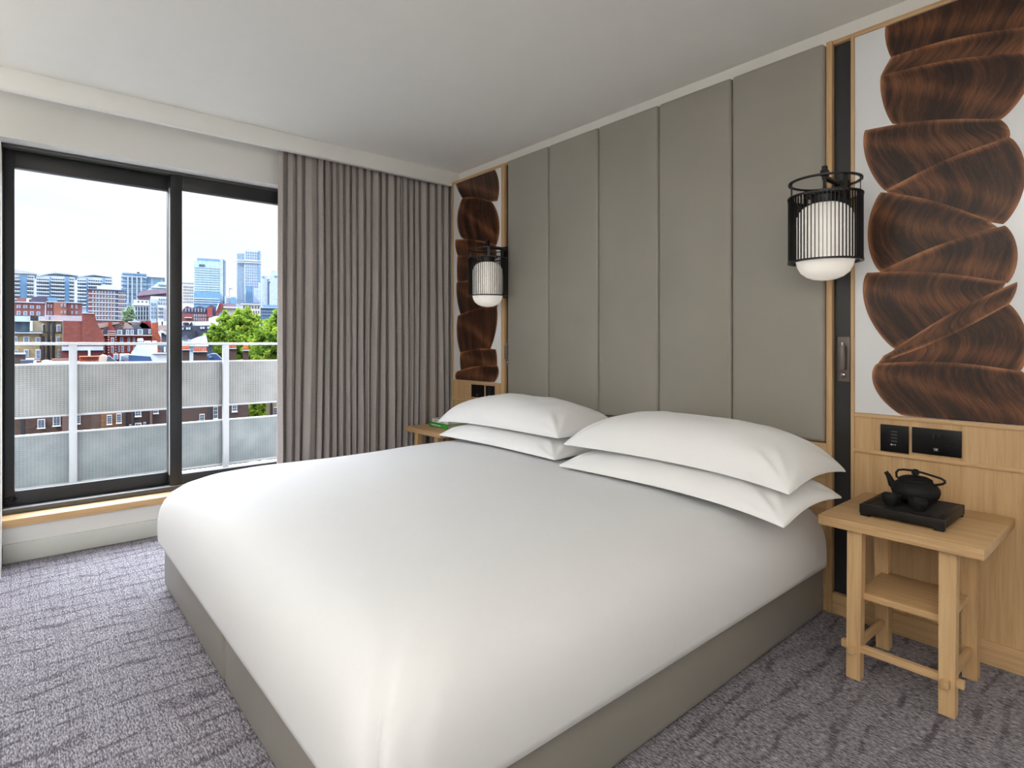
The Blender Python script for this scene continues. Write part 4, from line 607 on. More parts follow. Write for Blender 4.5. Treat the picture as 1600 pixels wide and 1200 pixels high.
('party_wall_house', 'blank red brick party wall stepping up to a taller end', 'house', None, 86.156, 88, [('b', 'lower_wall', 'cbrick', -1.89, 0.0, 0, 10, -20, 3.9), ('p', 'tall_wall', 'cbrick', [(-0.06, -1.85), (-0.06, 4.78), (1.18, 4.9), (1.37, 3.91), (1.79, 2.8), (2.11, 2.25), (2.11, -1.91)], -0.3, 8), ('b', 'coping', 'cpale', -0.06, 1.18, -0.4, 8, 4.82, 4.93), ('b', 'white_ledge', 'cpale', -1.98, 2.05, -1.2, 0, 0.31, 0.78), ('b', 'garden_wall', 'cbrickdk', -1.98, 2.05, -0.8, 0, -20, 0.27), ('t', 'vent_pipe', 'cwhite', [(0.66, -0.37), (0.66, 0.42)], 0.12, -1.3)]),
('mansion_block', 'ornate red brick mansion with white trim, dormers and tall chimneys', 'house', '', 83.137, 98, [('b', 'wall', 'cred', -2.96, 2.85, 0, 8, -20, 2.35), ('p', 'mansard_roof', 'cslate', [(-2.96, 2.29), (-2.81, 3.18), (2.93, 3.35), (2.93, 2.33)], 0.2, 6), ('p', 'tiled_roof', 'ctile', [(-3.68, 3.17), (-3.54, 3.97), (-2.23, 4.17), (-1.05, 4.2), (-0.68, 3.3), (2.77, 3.35), (2.14, 4.08), (1.68, 4.25), (1.06, 3.33), (0.38, 4.04), (-0.3, 4.26), (-0.53, 3.3)], 1.5, 5), ('p', 'tiled_roof', 'ctile', [(-0.56, 3.21), (-0.38, 4.21), (0.0, 4.08), (0.8, 3.28)], 1, 2), ('p', 'slate_roof', 'cslate2', [(0.23, 3.86), (1.22, 3.92), (1.72, 3.29), (0.91, 3.28)], 1.2, 3), ('p', 'front_gable', 'cred', [(-2.41, 2.25), (-2.34, 2.92), (-2.08, 3.23), (-1.97, 3.59), (-1.75, 3.6), (-1.64, 3.24), (-1.38, 2.93), (-1.31, 2.25)], -0.8, 1), ('b', 'gable_band', 'cwhite', -2.38, -1.35, -1, 0, 2.53, 2.62), ('b', 'gable_band', 'cwhite', -2.34, -1.38, -1, 0, 2.82, 2.91), ('b', 'gable_bay', 'cred', -2.38, -1.31, -0.8, 0, -20, 2.25), ('b', 'cornice', 'ccream', -2.96, 2.85, -1, 0, 2.26, 2.38), ('b', 'chimney_stack', 'cred', -2.3, -1.9, 0.5, 2, 3.19, 4.17), ('b', 'chimney_stack', 'cred', -1.05, -0.45, 2, 4, 3.39, 4.38), ('b', 'chimney_stack', 'cred', 1.56, 2.22, 2, 4, 3.52, 4.44), ('b', 'chimney_stack', 'cred', 2.22, 2.85, 2.5, 5, 3.25, 4.5), ('p', 'end_wall', 'cbrick4', [(2.85, -2.39), (2.85, 4.09), (3.64, 4.25), (3.64, 2.71), (3.95, 2.06), (4.03, -2.42)], -0.5, 6), ('b', 'white_parapet_piece', 'cwhite', 0.0, 0.38, 2.5, 3.5, 4.13, 4.4), ('b', 'white_parapet_piece', 'cwhite', 1.1, 1.49, 2.5, 3.5, 4.06, 4.38), ('w', 'dormer', 'whitewin', -0.3, [(-1.27, -0.68, 2.39, 3.07), (-0.23, 0.15, 2.4, 3.08), (0.3, 0.68, 2.4, 3.09), (1.14, 1.76, 2.46, 3.19), (2.46, 2.77, 2.56, 3.21)]), ('w', 'sash_window', 'whitewin', -0.12, [(-2.89, -2.7, 1.22, 1.75), (-0.94, -0.56, 1.27, 2.03), (-0.04, 0.23, 1.27, 1.99), (0.57, 0.84, 1.27, 2.0), (1.45, 1.72, 1.31, 1.96), (-1.18, -0.96, -0.04, 0.77), (-0.79, -0.49, -0.09, 0.77), (-0.04, 0.23, 0.04, 0.77), (-2.83, -2.67, -0.12, 0.77), (0.61, 0.84, 0.4, 0.72)]), ('w', 'sash_window', 'whitewin', -0.95, [(-1.97, -1.61, 1.26, 1.98), (-1.97, -1.64, -0.12, 0.77)]), ('b', 'quoin', 'cwhite', -2.29, -2.19, -0.95, -0.7, 1.97, 2.11), ('b', 'quoin', 'cwhite', -2.29, -2.19, -0.95, -0.7, 1.61, 1.76), ('b', 'quoin', 'cwhite', -2.29, -2.19, -0.95, -0.7, 1.26, 1.4), ('b', 'quoin', 'cwhite', -2.29, -2.19, -0.95, -0.7, 0.9, 1.04), ('b', 'quoin', 'cwhite', -2.29, -2.19, -0.95, -0.7, 0.54, 0.68), ('b', 'quoin', 'cwhite', -2.29, -2.19, -0.95, -0.7, 0.18, 0.33), ('b', 'quoin', 'cwhite', -2.29, -2.19, -0.95, -0.7, -0.18, -0.03), ('b', 'quoin', 'cwhite', -1.45, -1.35, -0.95, -0.7, 1.98, 2.12), ('b', 'quoin', 'cwhite', -1.45, -1.35, -0.95, -0.7, 1.62, 1.76), ('b', 'quoin', 'cwhite', -1.45, -1.35, -0.95, -0.7, 1.26, 1.4), ('b', 'quoin', 'cwhite', -1.45, -1.35, -0.95, -0.7, 0.9, 1.04), ('b', 'quoin', 'cwhite', -1.45, -1.35, -0.95, -0.7, 0.54, 0.68), ('b', 'quoin', 'cwhite', -1.45, -1.35, -0.95, -0.7, 0.18, 0.32), ('b', 'quoin', 'cwhite', -1.45, -1.35, -0.95, -0.7, -0.18, -0.04)]),
('roofed_house', 'grey pitched roof house with a white arched dormer left of the window stile', 'house', None, 80.64, 105, [('p', 'pitched_roof', 'ctile', [(-0.77, 3.42), (-0.51, 4.02), (0.69, 4.04), (0.69, 3.24), (-0.77, 3.22)], 1, 6), ('p', 'white_roof', 'cwhite', [(-0.77, 3.92), (-0.55, 4.67), (0.69, 4.7), (0.69, 3.94)], 2, 6), ('p', 'arched_dormer', 'cwhite', [(-0.68, 2.72), (-0.6, 3.07), (-0.34, 3.23), (0.0, 3.18), (0.34, 2.93), (0.47, 2.53), (0.26, 2.53), (0.04, 2.78), (-0.3, 2.83)], -0.4, 1), ('b', 'wall', 'cslate2', -0.26, 0.77, 0, 5, -20, 2.83), ('c', 'roof_finial', 'cdark', -0.13, 1.5, 3.93, 4.63, 0.07, 0.11)]),
('white_house', 'white rendered house with stepped chimneys in front of the red mansion', 'house', None, 81.701, 66, [('b', 'wall', 'cwhite2', -0.91, 0.74, 0, 7, -20, 1.13), ('p', 'sloping_wall', 'cwhite2', [(-1.5, -1.2), (-1.4, 0.27), (-0.89, 1.13), (-0.83, -1.21)], 0.1, 6), ('b', 'chimney_stack', 'cwhite', -0.9, -0.44, 0.5, 2, 1.07, 1.65), ('b', 'chimney_stack', 'cwhite', -0.37, 0.21, 1, 2.5, 1.07, 1.41), ('b', 'chimney_stack', 'cwhite', 0.32, 0.69, 1, 2.5, 1.07, 1.41), ('b', 'chimney_cap', 'cwhite', -0.93, -0.42, 0.2, 2.2, 1.41, 1.5), ('b', 'lower_wall', 'cwhite2', 0.42, 1.71, -0.5, 5, -20, 0.19), ('p', 'slate_roof', 'cslate2', [(0.66, 0.94), (1.71, 0.94), (1.71, 0.15), (1.38, 0.15)], 0.2, 4), ('b', 'roof_edge', 'cwhite', 0.32, 1.71, -0.7, 1, 0.15, 0.25), ('p', 'skylight', 'cpale', [(1.28, 0.82), (1.44, 0.85), (1.44, 0.31), (1.3, 0.31)], 0, 0.3)]),
('low_roof_house', 'low house with deep blue sloping roof below the white house', 'house', None, 82.469, 56, [('p', 'blue_roof', 'cbluedk3', [(-0.61, -0.4), (-0.61, 0.21), (0.89, 0.07), (1.04, -0.4), (1.04, -0.88), (-0.61, -0.84)], 0, 6), ('b', 'roof_edge', 'cpale', -0.61, 1.11, -0.4, 0, -0.43, -0.37), ('b', 'wall', 'cpale', -1.25, -0.61, 1, 5, -20, 0.25), ('w', 'sash_window', 'whitewin', 0.85, [(-1.17, -0.91, -0.21, 0.15)])]),
('chimney_row', 'long low chimney stack with a row of orange pots', 'chimney', 'chimney stacks with orange pots', 85.91, 54, [('b', 'brick_stack', 'cbrickdk', -1.03, 0.83, 0, 2.5, -20, -0.22), ('p', 'pale_roof', 'cpale', [(-1.18, -0.68), (-0.96, -0.3), (0.86, -0.34), (0.98, -0.73)], -2, -0.2), ('c', 'chimney_pot', 'cpot', -0.37, 0.8, -0.22, 0.14, 0.05, 0.04), ('c', 'chimney_pot', 'cpot', -0.24, 0.8, -0.22, 0.14, 0.05, 0.04), ('c', 'chimney_pot', 'cpot', -0.1, 0.8, -0.22, 0.14, 0.04, 0.03), ('c', 'chimney_pot', 'cpot', 0.03, 0.8, -0.22, 0.14, 0.05, 0.04), ('c', 'chimney_pot', 'cpot', 0.16, 0.8, -0.23, 0.14, 0.05, 0.04), ('c', 'chimney_pot', 'cpot', 0.29, 0.8, -0.23, 0.13, 0.05, 0.04), ('c', 'chimney_pot', 'cpot', 0.43, 0.8, -0.23, 0.13, 0.05, 0.04), ('c', 'chimney_pot', 'cpot', 0.56, 0.8, -0.23, 0.13, 0.05, 0.04), ('c', 'chimney_pot', 'cpot', 0.69, 0.8, -0.24, 0.13, 0.05, 0.04), ('b', 'pot_ledge', 'cpot2', -0.44, 0.84, 0.4, 1.2, 0.13, 0.18)]),
('gabled_house', 'small cream gable end with grey slate roof', 'house', None, 84.397, 58, [('p', 'gable_wall', 'ccream2', [(-0.77, -0.86), (-0.69, 0.08), (-0.47, 0.21), (-0.22, 0.13), (-0.09, -0.09), (-0.26, -0.88)], 0, 3), ('p', 'slate_roof', 'cslate2', [(-0.3, -0.87), (-0.11, 0.1), (0.0, 0.1), (0.66, -0.52), (0.92, -0.9)], -0.3, 3), ('b', 'rear_wall', 'cred', 0.22, 0.7, 3.2, 4, -20, 0.28), ('w', 'sash_window', 'whitewin', 3.0, [(0.3, 0.63, -0.25, 0.23)])]),
('flat_roof_house', 'brown brick parapet and flat roof cut by the left window frame', 'house', None, 89.78, 50, [('b', 'parapet_wall', 'cbrickdk2', -0.58, 0.13, 0, 4, -20, 0.43), ('b', 'coping', 'cpale', -0.58, 0.13, -0.2, 4, 0.42, 0.48), ('b', 'roof_box', 'cslate2', -0.13, 0.57, -1.5, 0, -20, 0.07), ('b', 'coping', 'cpale', 0.13, 0.57, -1.4, 1, 0.06, 0.14), ('b', 'wooden_box', 'cbrick3', 0.59, 0.89, -0.5, 1, -20, 0.01), ('t', 'vent_pipe', 'cwhite', [(0.59, -0.37), (0.59, 0.02)], 0.08, -1.6)]),
('flat_roof_house', 'turquoise flat roof with white clutter left of the chimney row', 'house', None, 87.838, 51, [('b', 'flat_roof', 'ccyan', -0.28, 0.78, -2, 5, -20, -0.19), ('b', 'white_roof_kit', 'cwhite', -0.76, -0.21, -0.5, 2, -20, -0.08), ('b', 'white_roof_kit', 'cwhite', -0.66, -0.38, 0.5, 1.5, -0.11, -0.02), ('b', 'rear_parapet', 'cbrick3', -0.24, 0.78, 4.5, 5, -0.19, -0.01)]),
('long_slate_roof', 'long dark slate roof with pairs of skylights', 'house', None, 78.054, 115, [('p', 'slate_roof', 'cslate', [(-3.78, 1.35), (-3.78, 4.17), (3.82, 4.45), (3.82, 1.36)], 0, 6), ('b', 'wall', 'cslate2', -3.78, 3.82, 1, 5, -20, 1.47), ('w', 'skylight', 'skylight', -0.15, [(-2.73, -2.1, 3.51, 3.98), (-1.86, -1.03, 3.55, 4.03), (0.3, 1.14, 3.7, 4.15), (1.39, 2.34, 3.73, 4.19)]), ('t', 'roof_pipe', 'cdark', [(-0.41, 1.8), (-0.41, 3.37)], 0.25, -0.3)]),
('white_roof_building', 'long white roof behind the dark slate roof', 'house', None, 78.591, 128, [('p', 'white_roof', 'cwhite', [(-3.21, 4.44), (-3.0, 5.37), (3.08, 5.55), (3.31, 4.6)], 0, 8), ('b', 'wall', 'cpale', -3.21, 3.31, 0.5, 7, -20, 4.58), ('t', 'roof_vent', 'cdark', [(-0.81, 4.67), (-0.81, 5.22)], 0.5, -0.4), ('p', 'roof_gable', 'cdark', [(-0.33, 4.67), (0.16, 5.37), (0.33, 4.68)], -0.6, 0)]),
('round_building', 'round white drum building half hidden by the tree', 'round building', None, 76.508, 135, [('c', 'drum', 'cwhite2', 0.24, 0, 4.48, 6.36, 1.86, 1.86), ('c', 'drum_roof', 'cwhite', 0.24, 0, 6.36, 6.79, 1.86, 0.6), ('c', 'drum_band', 'cpale', 0.24, 0, 5.69, 5.78, 1.88, 1.88)]),
('white_roof_building', 'low white tent shaped roofs left of the tree', 'house', None, 78.299, 85, [('p', 'tent_roof', 'cwhite', [(-2.43, 0.8), (-2.29, 1.46), (-1.3, 1.95), (-0.43, 1.63), (0.36, 2.0), (1.32, 2.3), (1.61, 0.79)], 0, 8), ('b', 'wall', 'cpale', -2.43, 1.32, 0.3, 7, -20, 0.88), ('p', 'dark_gable', 'cslate2', [(-1.44, 1.71), (-1.15, 2.24), (-0.87, 2.2), (-0.72, 1.71)], -0.4, 0), ('w', 'window', 'blue', 0.1, [(-0.51, 0.0, 0.22, 0.8)])]),
('brick_terrace', 'brown brick terrace with white sash windows seen between the balustrade panels', 'house', None, 83.137, 40, [('b', 'wall', 'cbrown', -5.23, -1.27, 0, 9, -20, -0.17), ('b', 'wall', 'corange', -1.27, -0.12, -0.05, 9, -20, -0.23), ('b', 'wall', 'cbrown2', -0.12, 2.4, 0.05, 9, -20, -0.27), ('b', 'wall', 'cbrown2', 2.4, 6.41, -0.1, 9, -20, -0.34), ('b', 'brick_pilaster', 'cbrown3', -2.99, -2.65, -0.35, 0, -20, -0.18), ('b', 'brick_pilaster', 'cbrown3', 1.07, 1.19, -0.3, 0, -20, -0.27), ('t', 'drainpipe', 'cdark', [(-4.63, -0.34), (-4.63, -5.13)], 0.06, -0.15), ('t', 'drainpipe', 'cdark', [(-4.7, -0.34), (-4.7, -5.12)], 0.04, -0.15), ('t', 'drainpipe', 'cdark', [(-0.14, -0.46), (-0.14, -5.64)], 0.05, -0.15), ('t', 'drainpipe', 'cdark', [(0.23, -0.47), (0.23, -5.68)], 0.06, -0.15), ('t', 'drainpipe', 'cdark', [(4.19, -0.58), (4.19, -6.13)], 0.06, -0.2), ('w', 'sash_window', 'sash', -0.12, [(-4.05, -3.73, -3.43, -2.95), (-3.4, -3.07, -3.36, -2.82), (-2.4, -2.2, -3.32, -2.82), (-1.0, -0.76, -3.46, -2.92), (-0.55, -0.31, -3.42, -2.87), (0.34, 0.64, -3.1, -2.49), (1.24, 1.5, -2.99, -2.39), (0.06, 0.2, -3.88, -3.55), (0.34, 0.65, -4.01, -3.49), (0.75, 0.88, -3.86, -3.47), (3.64, 3.92, -3.86, -3.18), (4.4, 4.65, -3.57, -2.49), (5.45, 5.74, -3.16, -2.43)]), ('p', 'slate_roof', 'cslate', [(-5.23, -0.26), (-5.23, -0.12), (6.41, -0.18), (6.41, -0.55)], 1, 10)]),
('chimney_stack', 'chimney stack with orange pots touching the middle window stile', 'chimney', 'chimney stacks with orange pots', 78.967, 52.5, [('b', 'brick_stack', 'cbrown2', -0.25, 0.26, 0, 1.2, -20, 0.67), ('b', 'stack_cap', 'cpale', -0.28, 0.28, -0.15, 1.35, 0.61, 0.67), ('c', 'chimney_pot', 'cpot', -0.19, 0.6, 0.67, 0.98, 0.05, 0.04), ('c', 'chimney_pot', 'cpot', -0.06, 0.6, 0.67, 0.98, 0.05, 0.04), ('c', 'chimney_pot', 'cpot', 0.06, 0.6, 0.67, 0.98, 0.06, 0.05), ('c', 'chimney_pot', 'cpot', 0.19, 0.6, 0.67, 0.98, 0.06, 0.05)]),
('chimney_stack', 'widest brown chimney stack with orange pots right of the window stile', 'chimney', 'chimney stacks with orange pots', 77.869, 52.5, [('b', 'brick_stack', 'cbrown2', -0.48, 0.49, 0, 1.2, -20, 0.51), ('b', 'stack_cap', 'cpale', -0.51, 0.51, -0.15, 1.35, 0.45, 0.51), ('c', 'chimney_pot', 'cpot', -0.41, 0.6, 0.52, 0.87, 0.05, 0.04), ('c', 'chimney_pot', 'cpot', -0.28, 0.6, 0.51, 0.87, 0.06, 0.05), ('c', 'chimney_pot', 'cpot', -0.14, 0.6, 0.51, 0.87, 0.06, 0.05), ('c', 'chimney_pot', 'cpot', 0.0, 0.6, 0.51, 0.87, 0.06, 0.05), ('c', 'chimney_pot', 'cpot', 0.14, 0.6, 0.51, 0.87, 0.05, 0.04), ('c', 'chimney_pot', 'cpot', 0.28, 0.6, 0.51, 0.87, 0.05, 0.04), ('c', 'chimney_pot', 'cpot', 0.42, 0.6, 0.51, 0.87, 0.05, 0.04)]),
('chimney_stack', 'chimney stack with orange pots right of the balustrade post', 'chimney', 'chimney stacks with orange pots', 75.345, 52.5, [('b', 'brick_stack', 'cbrown2', -0.29, 0.3, 0, 1.2, -20, 0.76), ('b', 'stack_cap', 'cpale', -0.32, 0.32, -0.15, 1.35, 0.7, 0.76), ('c', 'chimney_pot', 'cpot', -0.24, 0.6, 0.76, 1.13, 0.05, 0.04), ('c', 'chimney_pot', 'cpot', -0.12, 0.6, 0.76, 1.13, 0.05, 0.04), ('c', 'chimney_pot', 'cpot', 0.0, 0.6, 0.76, 1.13, 0.05, 0.04), ('c', 'chimney_pot', 'cpot', 0.12, 0.6, 0.76, 1.13, 0.05, 0.04), ('c', 'chimney_pot', 'cpot', 0.24, 0.6, 0.76, 1.13, 0.04, 0.03)]),
('chimney_stack', 'chimney stack with orange pots against the tree', 'chimney', 'chimney stacks with orange pots', 74.238, 52.5, [('b', 'brick_stack', 'cbrown2', -0.22, 0.22, 0, 1.2, -20, 0.6), ('b', 'stack_cap', 'cpale', -0.24, 0.24, -0.15, 1.35, 0.54, 0.6), ('c', 'chimney_pot', 'cpot', -0.16, 0.6, 0.6, 1.02, 0.05, 0.04), ('c', 'chimney_pot', 'cpot', -0.05, 0.6, 0.6, 1.02, 0.04, 0.03), ('c', 'chimney_pot', 'cpot', 0.05, 0.6, 0.6, 1.02, 0.05, 0.04), ('c', 'chimney_pot', 'cpot', 0.16, 0.6, 0.6, 1.02, 0.05, 0.04)]),
('roofed_house', 'blue grey dormer roofs between the chimney stacks', 'house', None, 75.898, 56, [('p', 'slate_roof', 'cbluedk3', [(-1.58, -0.96), (-1.48, 0.08), (-1.09, 0.25), (-0.7, 0.24), (-0.25, -0.26), (0.0, -0.99)], 0, 4), ('p', 'slate_roof', 'cslate2', [(0.1, -0.99), (0.2, -0.16), (0.4, -0.05), (0.86, -0.45), (1.62, -0.34), (1.93, -1.03)], 1, 4), ('w', 'skylight', 'blue', -0.1, [(-1.28, -1.04, -0.08, 0.08)])]),
('pale_brick_house', 'pale brick house end beside the curtain below the trees', 'house', None, 71.774, 44, [('b', 'wall', 'cyellow2', -0.58, 0.51, 0, 3, -20, -0.55), ('b', 'side_wall', 'cbrown', -0.25, -0.17, -0.15, 0, -20, -0.54), ('w', 'sash_window', 'sash', -0.1, [(-0.1, 0.15, -4.08, -3.35)]), ('t', 'drainpipe', 'cdark', [(-0.25, -1.72), (-0.25, -6.24)], 0.06, -0.1)]),
('TREE', 'tree', 'large sunlit green tree standing beyond the chimney stacks', 'green trees', 75.074, 88, [(1.12, 0, 4.24, 1.68), (-0.48, 1, 3.69, 1.41), (-1.42, 2, 4.64, 1.06), (-1.89, -1, 2.53, 1.15), (-2.9, -2, 2.09, 0.97), (-1.42, -2, 0.87, 1.32), (0.32, -2, 2.02, 1.59), (-0.16, -1, -0.19, 1.59), (1.93, -1, 2.65, 1.5), (-1.74, -1, -0.53, 0.97), (1.36, -3, 0.42, 1.77), (0.24, 1, 5.29, 0.79), (1.44, 1, 5.5, 0.71), (2.42, 1, 3.91, 1.24), (-2.67, -1, 3.31, 0.53), (0.64, 0, -1.8, 1.94), (2.42, 0, 1.76, 1.77), (1.93, 0, 0.15, 1.77), (-0.79, 0, 1.31, 1.41), (0.64, 2, 3.35, 1.41)], 13000, 0.24, (372, 0.5)),
('TREE', 'tree', 'green tree cut by the curtain edge', 'green trees', 72.317, 68, [(1.04, 0, 3.38, 1.16), (0.06, 1, 2.67, 0.96), (-0.77, -1, 1.76, 1.02), (0.52, -2, 1.62, 1.23), (-0.51, -2, 0.36, 1.16), (1.04, -1, 0.08, 1.36), (-1.4, -1, -0.46, 0.96), (0.26, 0, -1.18, 1.5), (1.36, -1, 1.97, 1.23), (1.04, 0, 4.29, 0.68), (0.0, 1, 0.92, 1.5), (-0.51, 2, 1.62, 1.23), (0.78, 1, -0.48, 1.5), (0.39, 2, 3.37, 0.96)], 10000, 0.22, (425, 0.4)),
('TREE', 'tree', 'dark green bush between the terrace and the pale brick house', 'green trees', 73.285, 57, [(-0.32, 0, -4.84, 0.8), (0.32, 1, -4.98, 0.74), (0.0, 0, -3.98, 0.8), (0.53, 0, -4.18, 0.57), (-0.11, 0, -5.72, 0.92)], 2500, 0.18, (402, 0.2)),
('TREE', 'tree', 'small pale green tree between the flats and the white office', 'green trees', 83.092, 180, [(-0.28, 0, 9.13, 1.08), (0.42, 0, 9.82, 0.9), (0.28, 0, 8.15, 1.26), (-0.42, 0, 7.79, 1.08)], 1500, 0.35, (201, 0.4))
]
# ------------------------------------------------------------------ wall lanterns
def lantern(label, x):
    # axis 0.17 m in front of the panelling; origin on the axis at the cage foot
    t = thing('wall_lantern', label, 'wall lamp', (x, -.17, 1.455), 0, 'black caged wall lanterns')
    R = .132
    g = MB()
    pr = [(.0, .232), (.03, .231), (.055, .226), (.078, .214), (.094, .196), (.1025, .172), (.105, .14), (.105, .03), (.1035, .0), (.098, -.022), (.086, -.044), (.066, -.060), (.042, -.070), (.02, -.0735), (.0, -.0745)]
    g.lathe(pr, 48).build('globe', 'globe', t, 60)
    cg = MB()
    n = 60
    for k in range(n):
        a = 2 * PI * k / n
        cg.box((R - .006, -.0011, .0), (R, .0011, .256), mat=Matrix.Rotation(a, 4, 'Z'))
    cg.ring(R - .012, R + .002, -.004, .003).ring(R - .012, R + .002, .252, .258)
    cg.build('slatted_cage', 'blackmetal', t)
    MB().ring(.120, .131, .312, .318).build('top_ring', 'blackmetal', t)
    for a in (20, 145, 215, 325):
        MB().box((.119, -.008, .25), (.1225, .008, .315), mat=Matrix.Rotation(math.radians(a), 4, 'Z')).build('ring_post', 'blackmetal', t)
    MB().lathe([(.0, .262), (.074, .260), (.078, .266), (.070, .272), (.03, .280), (.012, .290), (.0, .290)], 6).build('canopy_plate', 'blackmetal', t)
    MB().lathe([(.045, .225), (.05, .232), (.05, .262), (.0, .262)], 32).build('lamp_holder', 'blackmetal', t)
    s = MB().box((-.005, -.005, .285), (.005, .005, .345)).box((-.013, -.013, .338), (.013, .013, .362), .002).box((-.009, -.009, .362), (.009, .009, .378), .002)
    s.build('stem', 'blackmetal', t)
    b = MB().box((-.011, .0, .326), (.011, .168, .338), .001)
    b.build('bracket_arm', 'blackmetal', t)
    w = MB().box((-.022, .150, -.005), (.022, .190, .352), .002).box((-.017, .128, -.002), (-.011, .152, .335)).box((.011, .128, -.002), (.017, .152, .335))
    w.build('wall_bracket', 'blackmetal', t)
    return t
lan = lantern('black slatted wall lantern with white globe over the left artwork', .671)
copy_tree(lan, (2.828, -.17, 1.455), 'black slatted wall lantern with white globe beside the right artwork')
def reading(label, x):
    t = thing('reading_light', label, 'reading light', (x, .0212, .972), 0, 'bronze reading lights on the black strips')
    MB().box((-.024, -.006, 0), (.024, .0, .187), .0015).build('back_plate', 'bronze', t)
    tb = MB().lathe([(.0, .0), (.0125, .0), (.014, .003), (.014, .095), (.012, .10), (.0, .10)], 20, (0, -.022, .05)); tb.build('torch', 'bronze', t)
    MB().lathe([(.006, .0), (.0065, .006), (.0065, .014), (.003, .018), (.0, .018)], 16, (0, -.022, .15)).build('swivel', 'steel', t)
    kb = MB(); pr = [(.0, .0), (.009, .0), (.011, .004), (.009, .010), (.004, .013), (.0, .0135)]
    kb.lathe(pr, 18); kb.v = [(x_, -.006 - z_, y_ + .028) for x_, y_, z_ in kb.v]; kb.build('knob', 'steel', t)
    MB().box((-.004, -.03, .142), (.004, -.005, .15), .001).build('hinge', 'bronze', t)
    return t
rd = reading('bronze reading light on the black strip by the right artwork', 2.8315)
copy_tree(rd, (.671, .0212, .972), 'bronze reading light on the black strip by the left artwork')

# ------------------------------------------------------------------ plates
def plate_switch(label, x0, x1, z0, z1):
    t = thing('light_switch_plate', label, 'switch', ((x0 + x1) / 2, .006, (z0 + z1) / 2), 0, 'black keypads')
    w, h = (x1 - x0) / 2, (z1 - z0) / 2
    MB().box((-w, -.009, -h), (w, 0, h), .0015).build('plate', 'blackplastic', t)
    mk = MB()
    for i in range(4):
        z = .026 - .0125 * i
        for k, a in enumerate(range(4)):
            mk.box((-.010 + .0052 * a, -.0094, z), (-.0065 + .0052 * a + .0006 * (i % 2), -.009, z + .004))
    mk.build('key_legend', 'greyplastic', t)
    MB().box((-.012, -.0095, -.026), (-.006, -.009, -.021)).box((-.003, -.0094, -.025), (.0, -.009, -.022)).box((.003, -.0094, -.025), (.006, -.009, -.022)).build('indicator', 'led', t)
    return t
def plate_socket(label, x0, x1, z0, z1):
    t = thing('double_socket', label, 'socket', ((x0 + x1) / 2, .006, (z0 + z1) / 2), 0, 'black double sockets')
    w, h = (x1 - x0) / 2, (z1 - z0) / 2
    MB().box((-w, -.010, -h), (w, 0, h), .0015).build('plate', 'blackplastic', t)
    for s_ in (-1, 1):
        MB().box((s_ * .0085 - .006, -.0135, .008), (s_ * .0085 + .006, -.01, .031), .0015).build('rocker_switch', 'traywood', t)
    for cx in (-.047, .047):
        for lo, hi in (((-.0025, .012), (.0025, .022)), ((-.015, -.012), (-.008, -.008)), ((.008, -.012), (.015, -.008))):
            MB().box((cx + lo[0], -.0104, lo[1]), (cx + hi[0], -.0099, hi[1])).build('socket_slot', 'traywood', t)
    us = MB().box((-.0075, -.0106, -.034), (.0075, -.0099, -.022), .001); u = us.build('charging_port', 'greyplastic', t)
    MB().tube([(-.004, -.011, -.028), (.004, -.011, -.028)], .0007, 6).tube([(.0, -.011, -.028), (.003, -.011, -.0255)], .0005, 6).tube([(-.001, -.011, -.028), (.002, -.011, -.0305)], .0005, 6).build('port_symbol', 'led', u)
    return t
plate_switch('square black keypad above the tea nightstand', 2.971, 3.066, .703 + .004, .812)
plate_socket('wide black double socket above the tea nightstand', 3.077, 3.229, .715, .812)
plate_switch('square black keypad on the narrow panel behind the left pillows', .434, .531, .731, .824)
plate_socket('wide black double socket on the narrow panel behind the left pillows', .262, .411, .731, .824)

# ------------------------------------------------------------------ nightstands
def nightstand(label, x0):
    # origin: centre of the top on the floor
    t = thing('nightstand', label, 'nightstand', (x0, -.243, 0), 0, 'oak trestle nightstands')
    W, Dp = .228, .232
    MB().box((-W, -Dp, .501), (W, Dp, .535), .0025).build('table_top', 'oakx', t)
    def leg(x, yb, yt, th):
        m = MB(); a = .0205; b = .0225
        vs = [(x - a, yb - th / 2, .002), (x + a, yb - th / 2, .002), (x + a, yb + th / 2, .002), (x - a, yb + th / 2, .002), (x - b, yt - th / 2, .502), (x + b, yt - th / 2, .502), (x + b, yt + th / 2, .502), (x - b, yt + th / 2, .502)]
        m.add(vs, [(0, 3, 2, 1), (4, 5, 6, 7), (0, 1, 5, 4), (1, 2, 6, 5), (2, 3, 7, 6), (3, 0, 4, 7)])
        return m.build('leg', 'oakz', t)
    for x in (-.122, .135):
        leg(x, -.198, -.183, .04); leg(x, .095, .075, .04)
    sh = MB().box((-.122, -.183, .266), (.135, .086, .288), .0015); sh.build('shelf', 'oakx', t)
    MB().box((-.162, -.207, .094), (.175, -.189, .118), .001).build('front_stretcher', 'oakx', t)
    for x in (-.122, .135):
        MB().box((x - .0095, -.239, .092), (x + .0095, .112, .112), .001).build('side_stretcher', 'oaky', t)
    return t
ns = nightstand('oak trestle nightstand carrying the black tea set', 3.149)
copy_tree(ns, (.325, -.243, 0), 'oak trestle nightstand by the curtain, mostly hidden behind the bed')

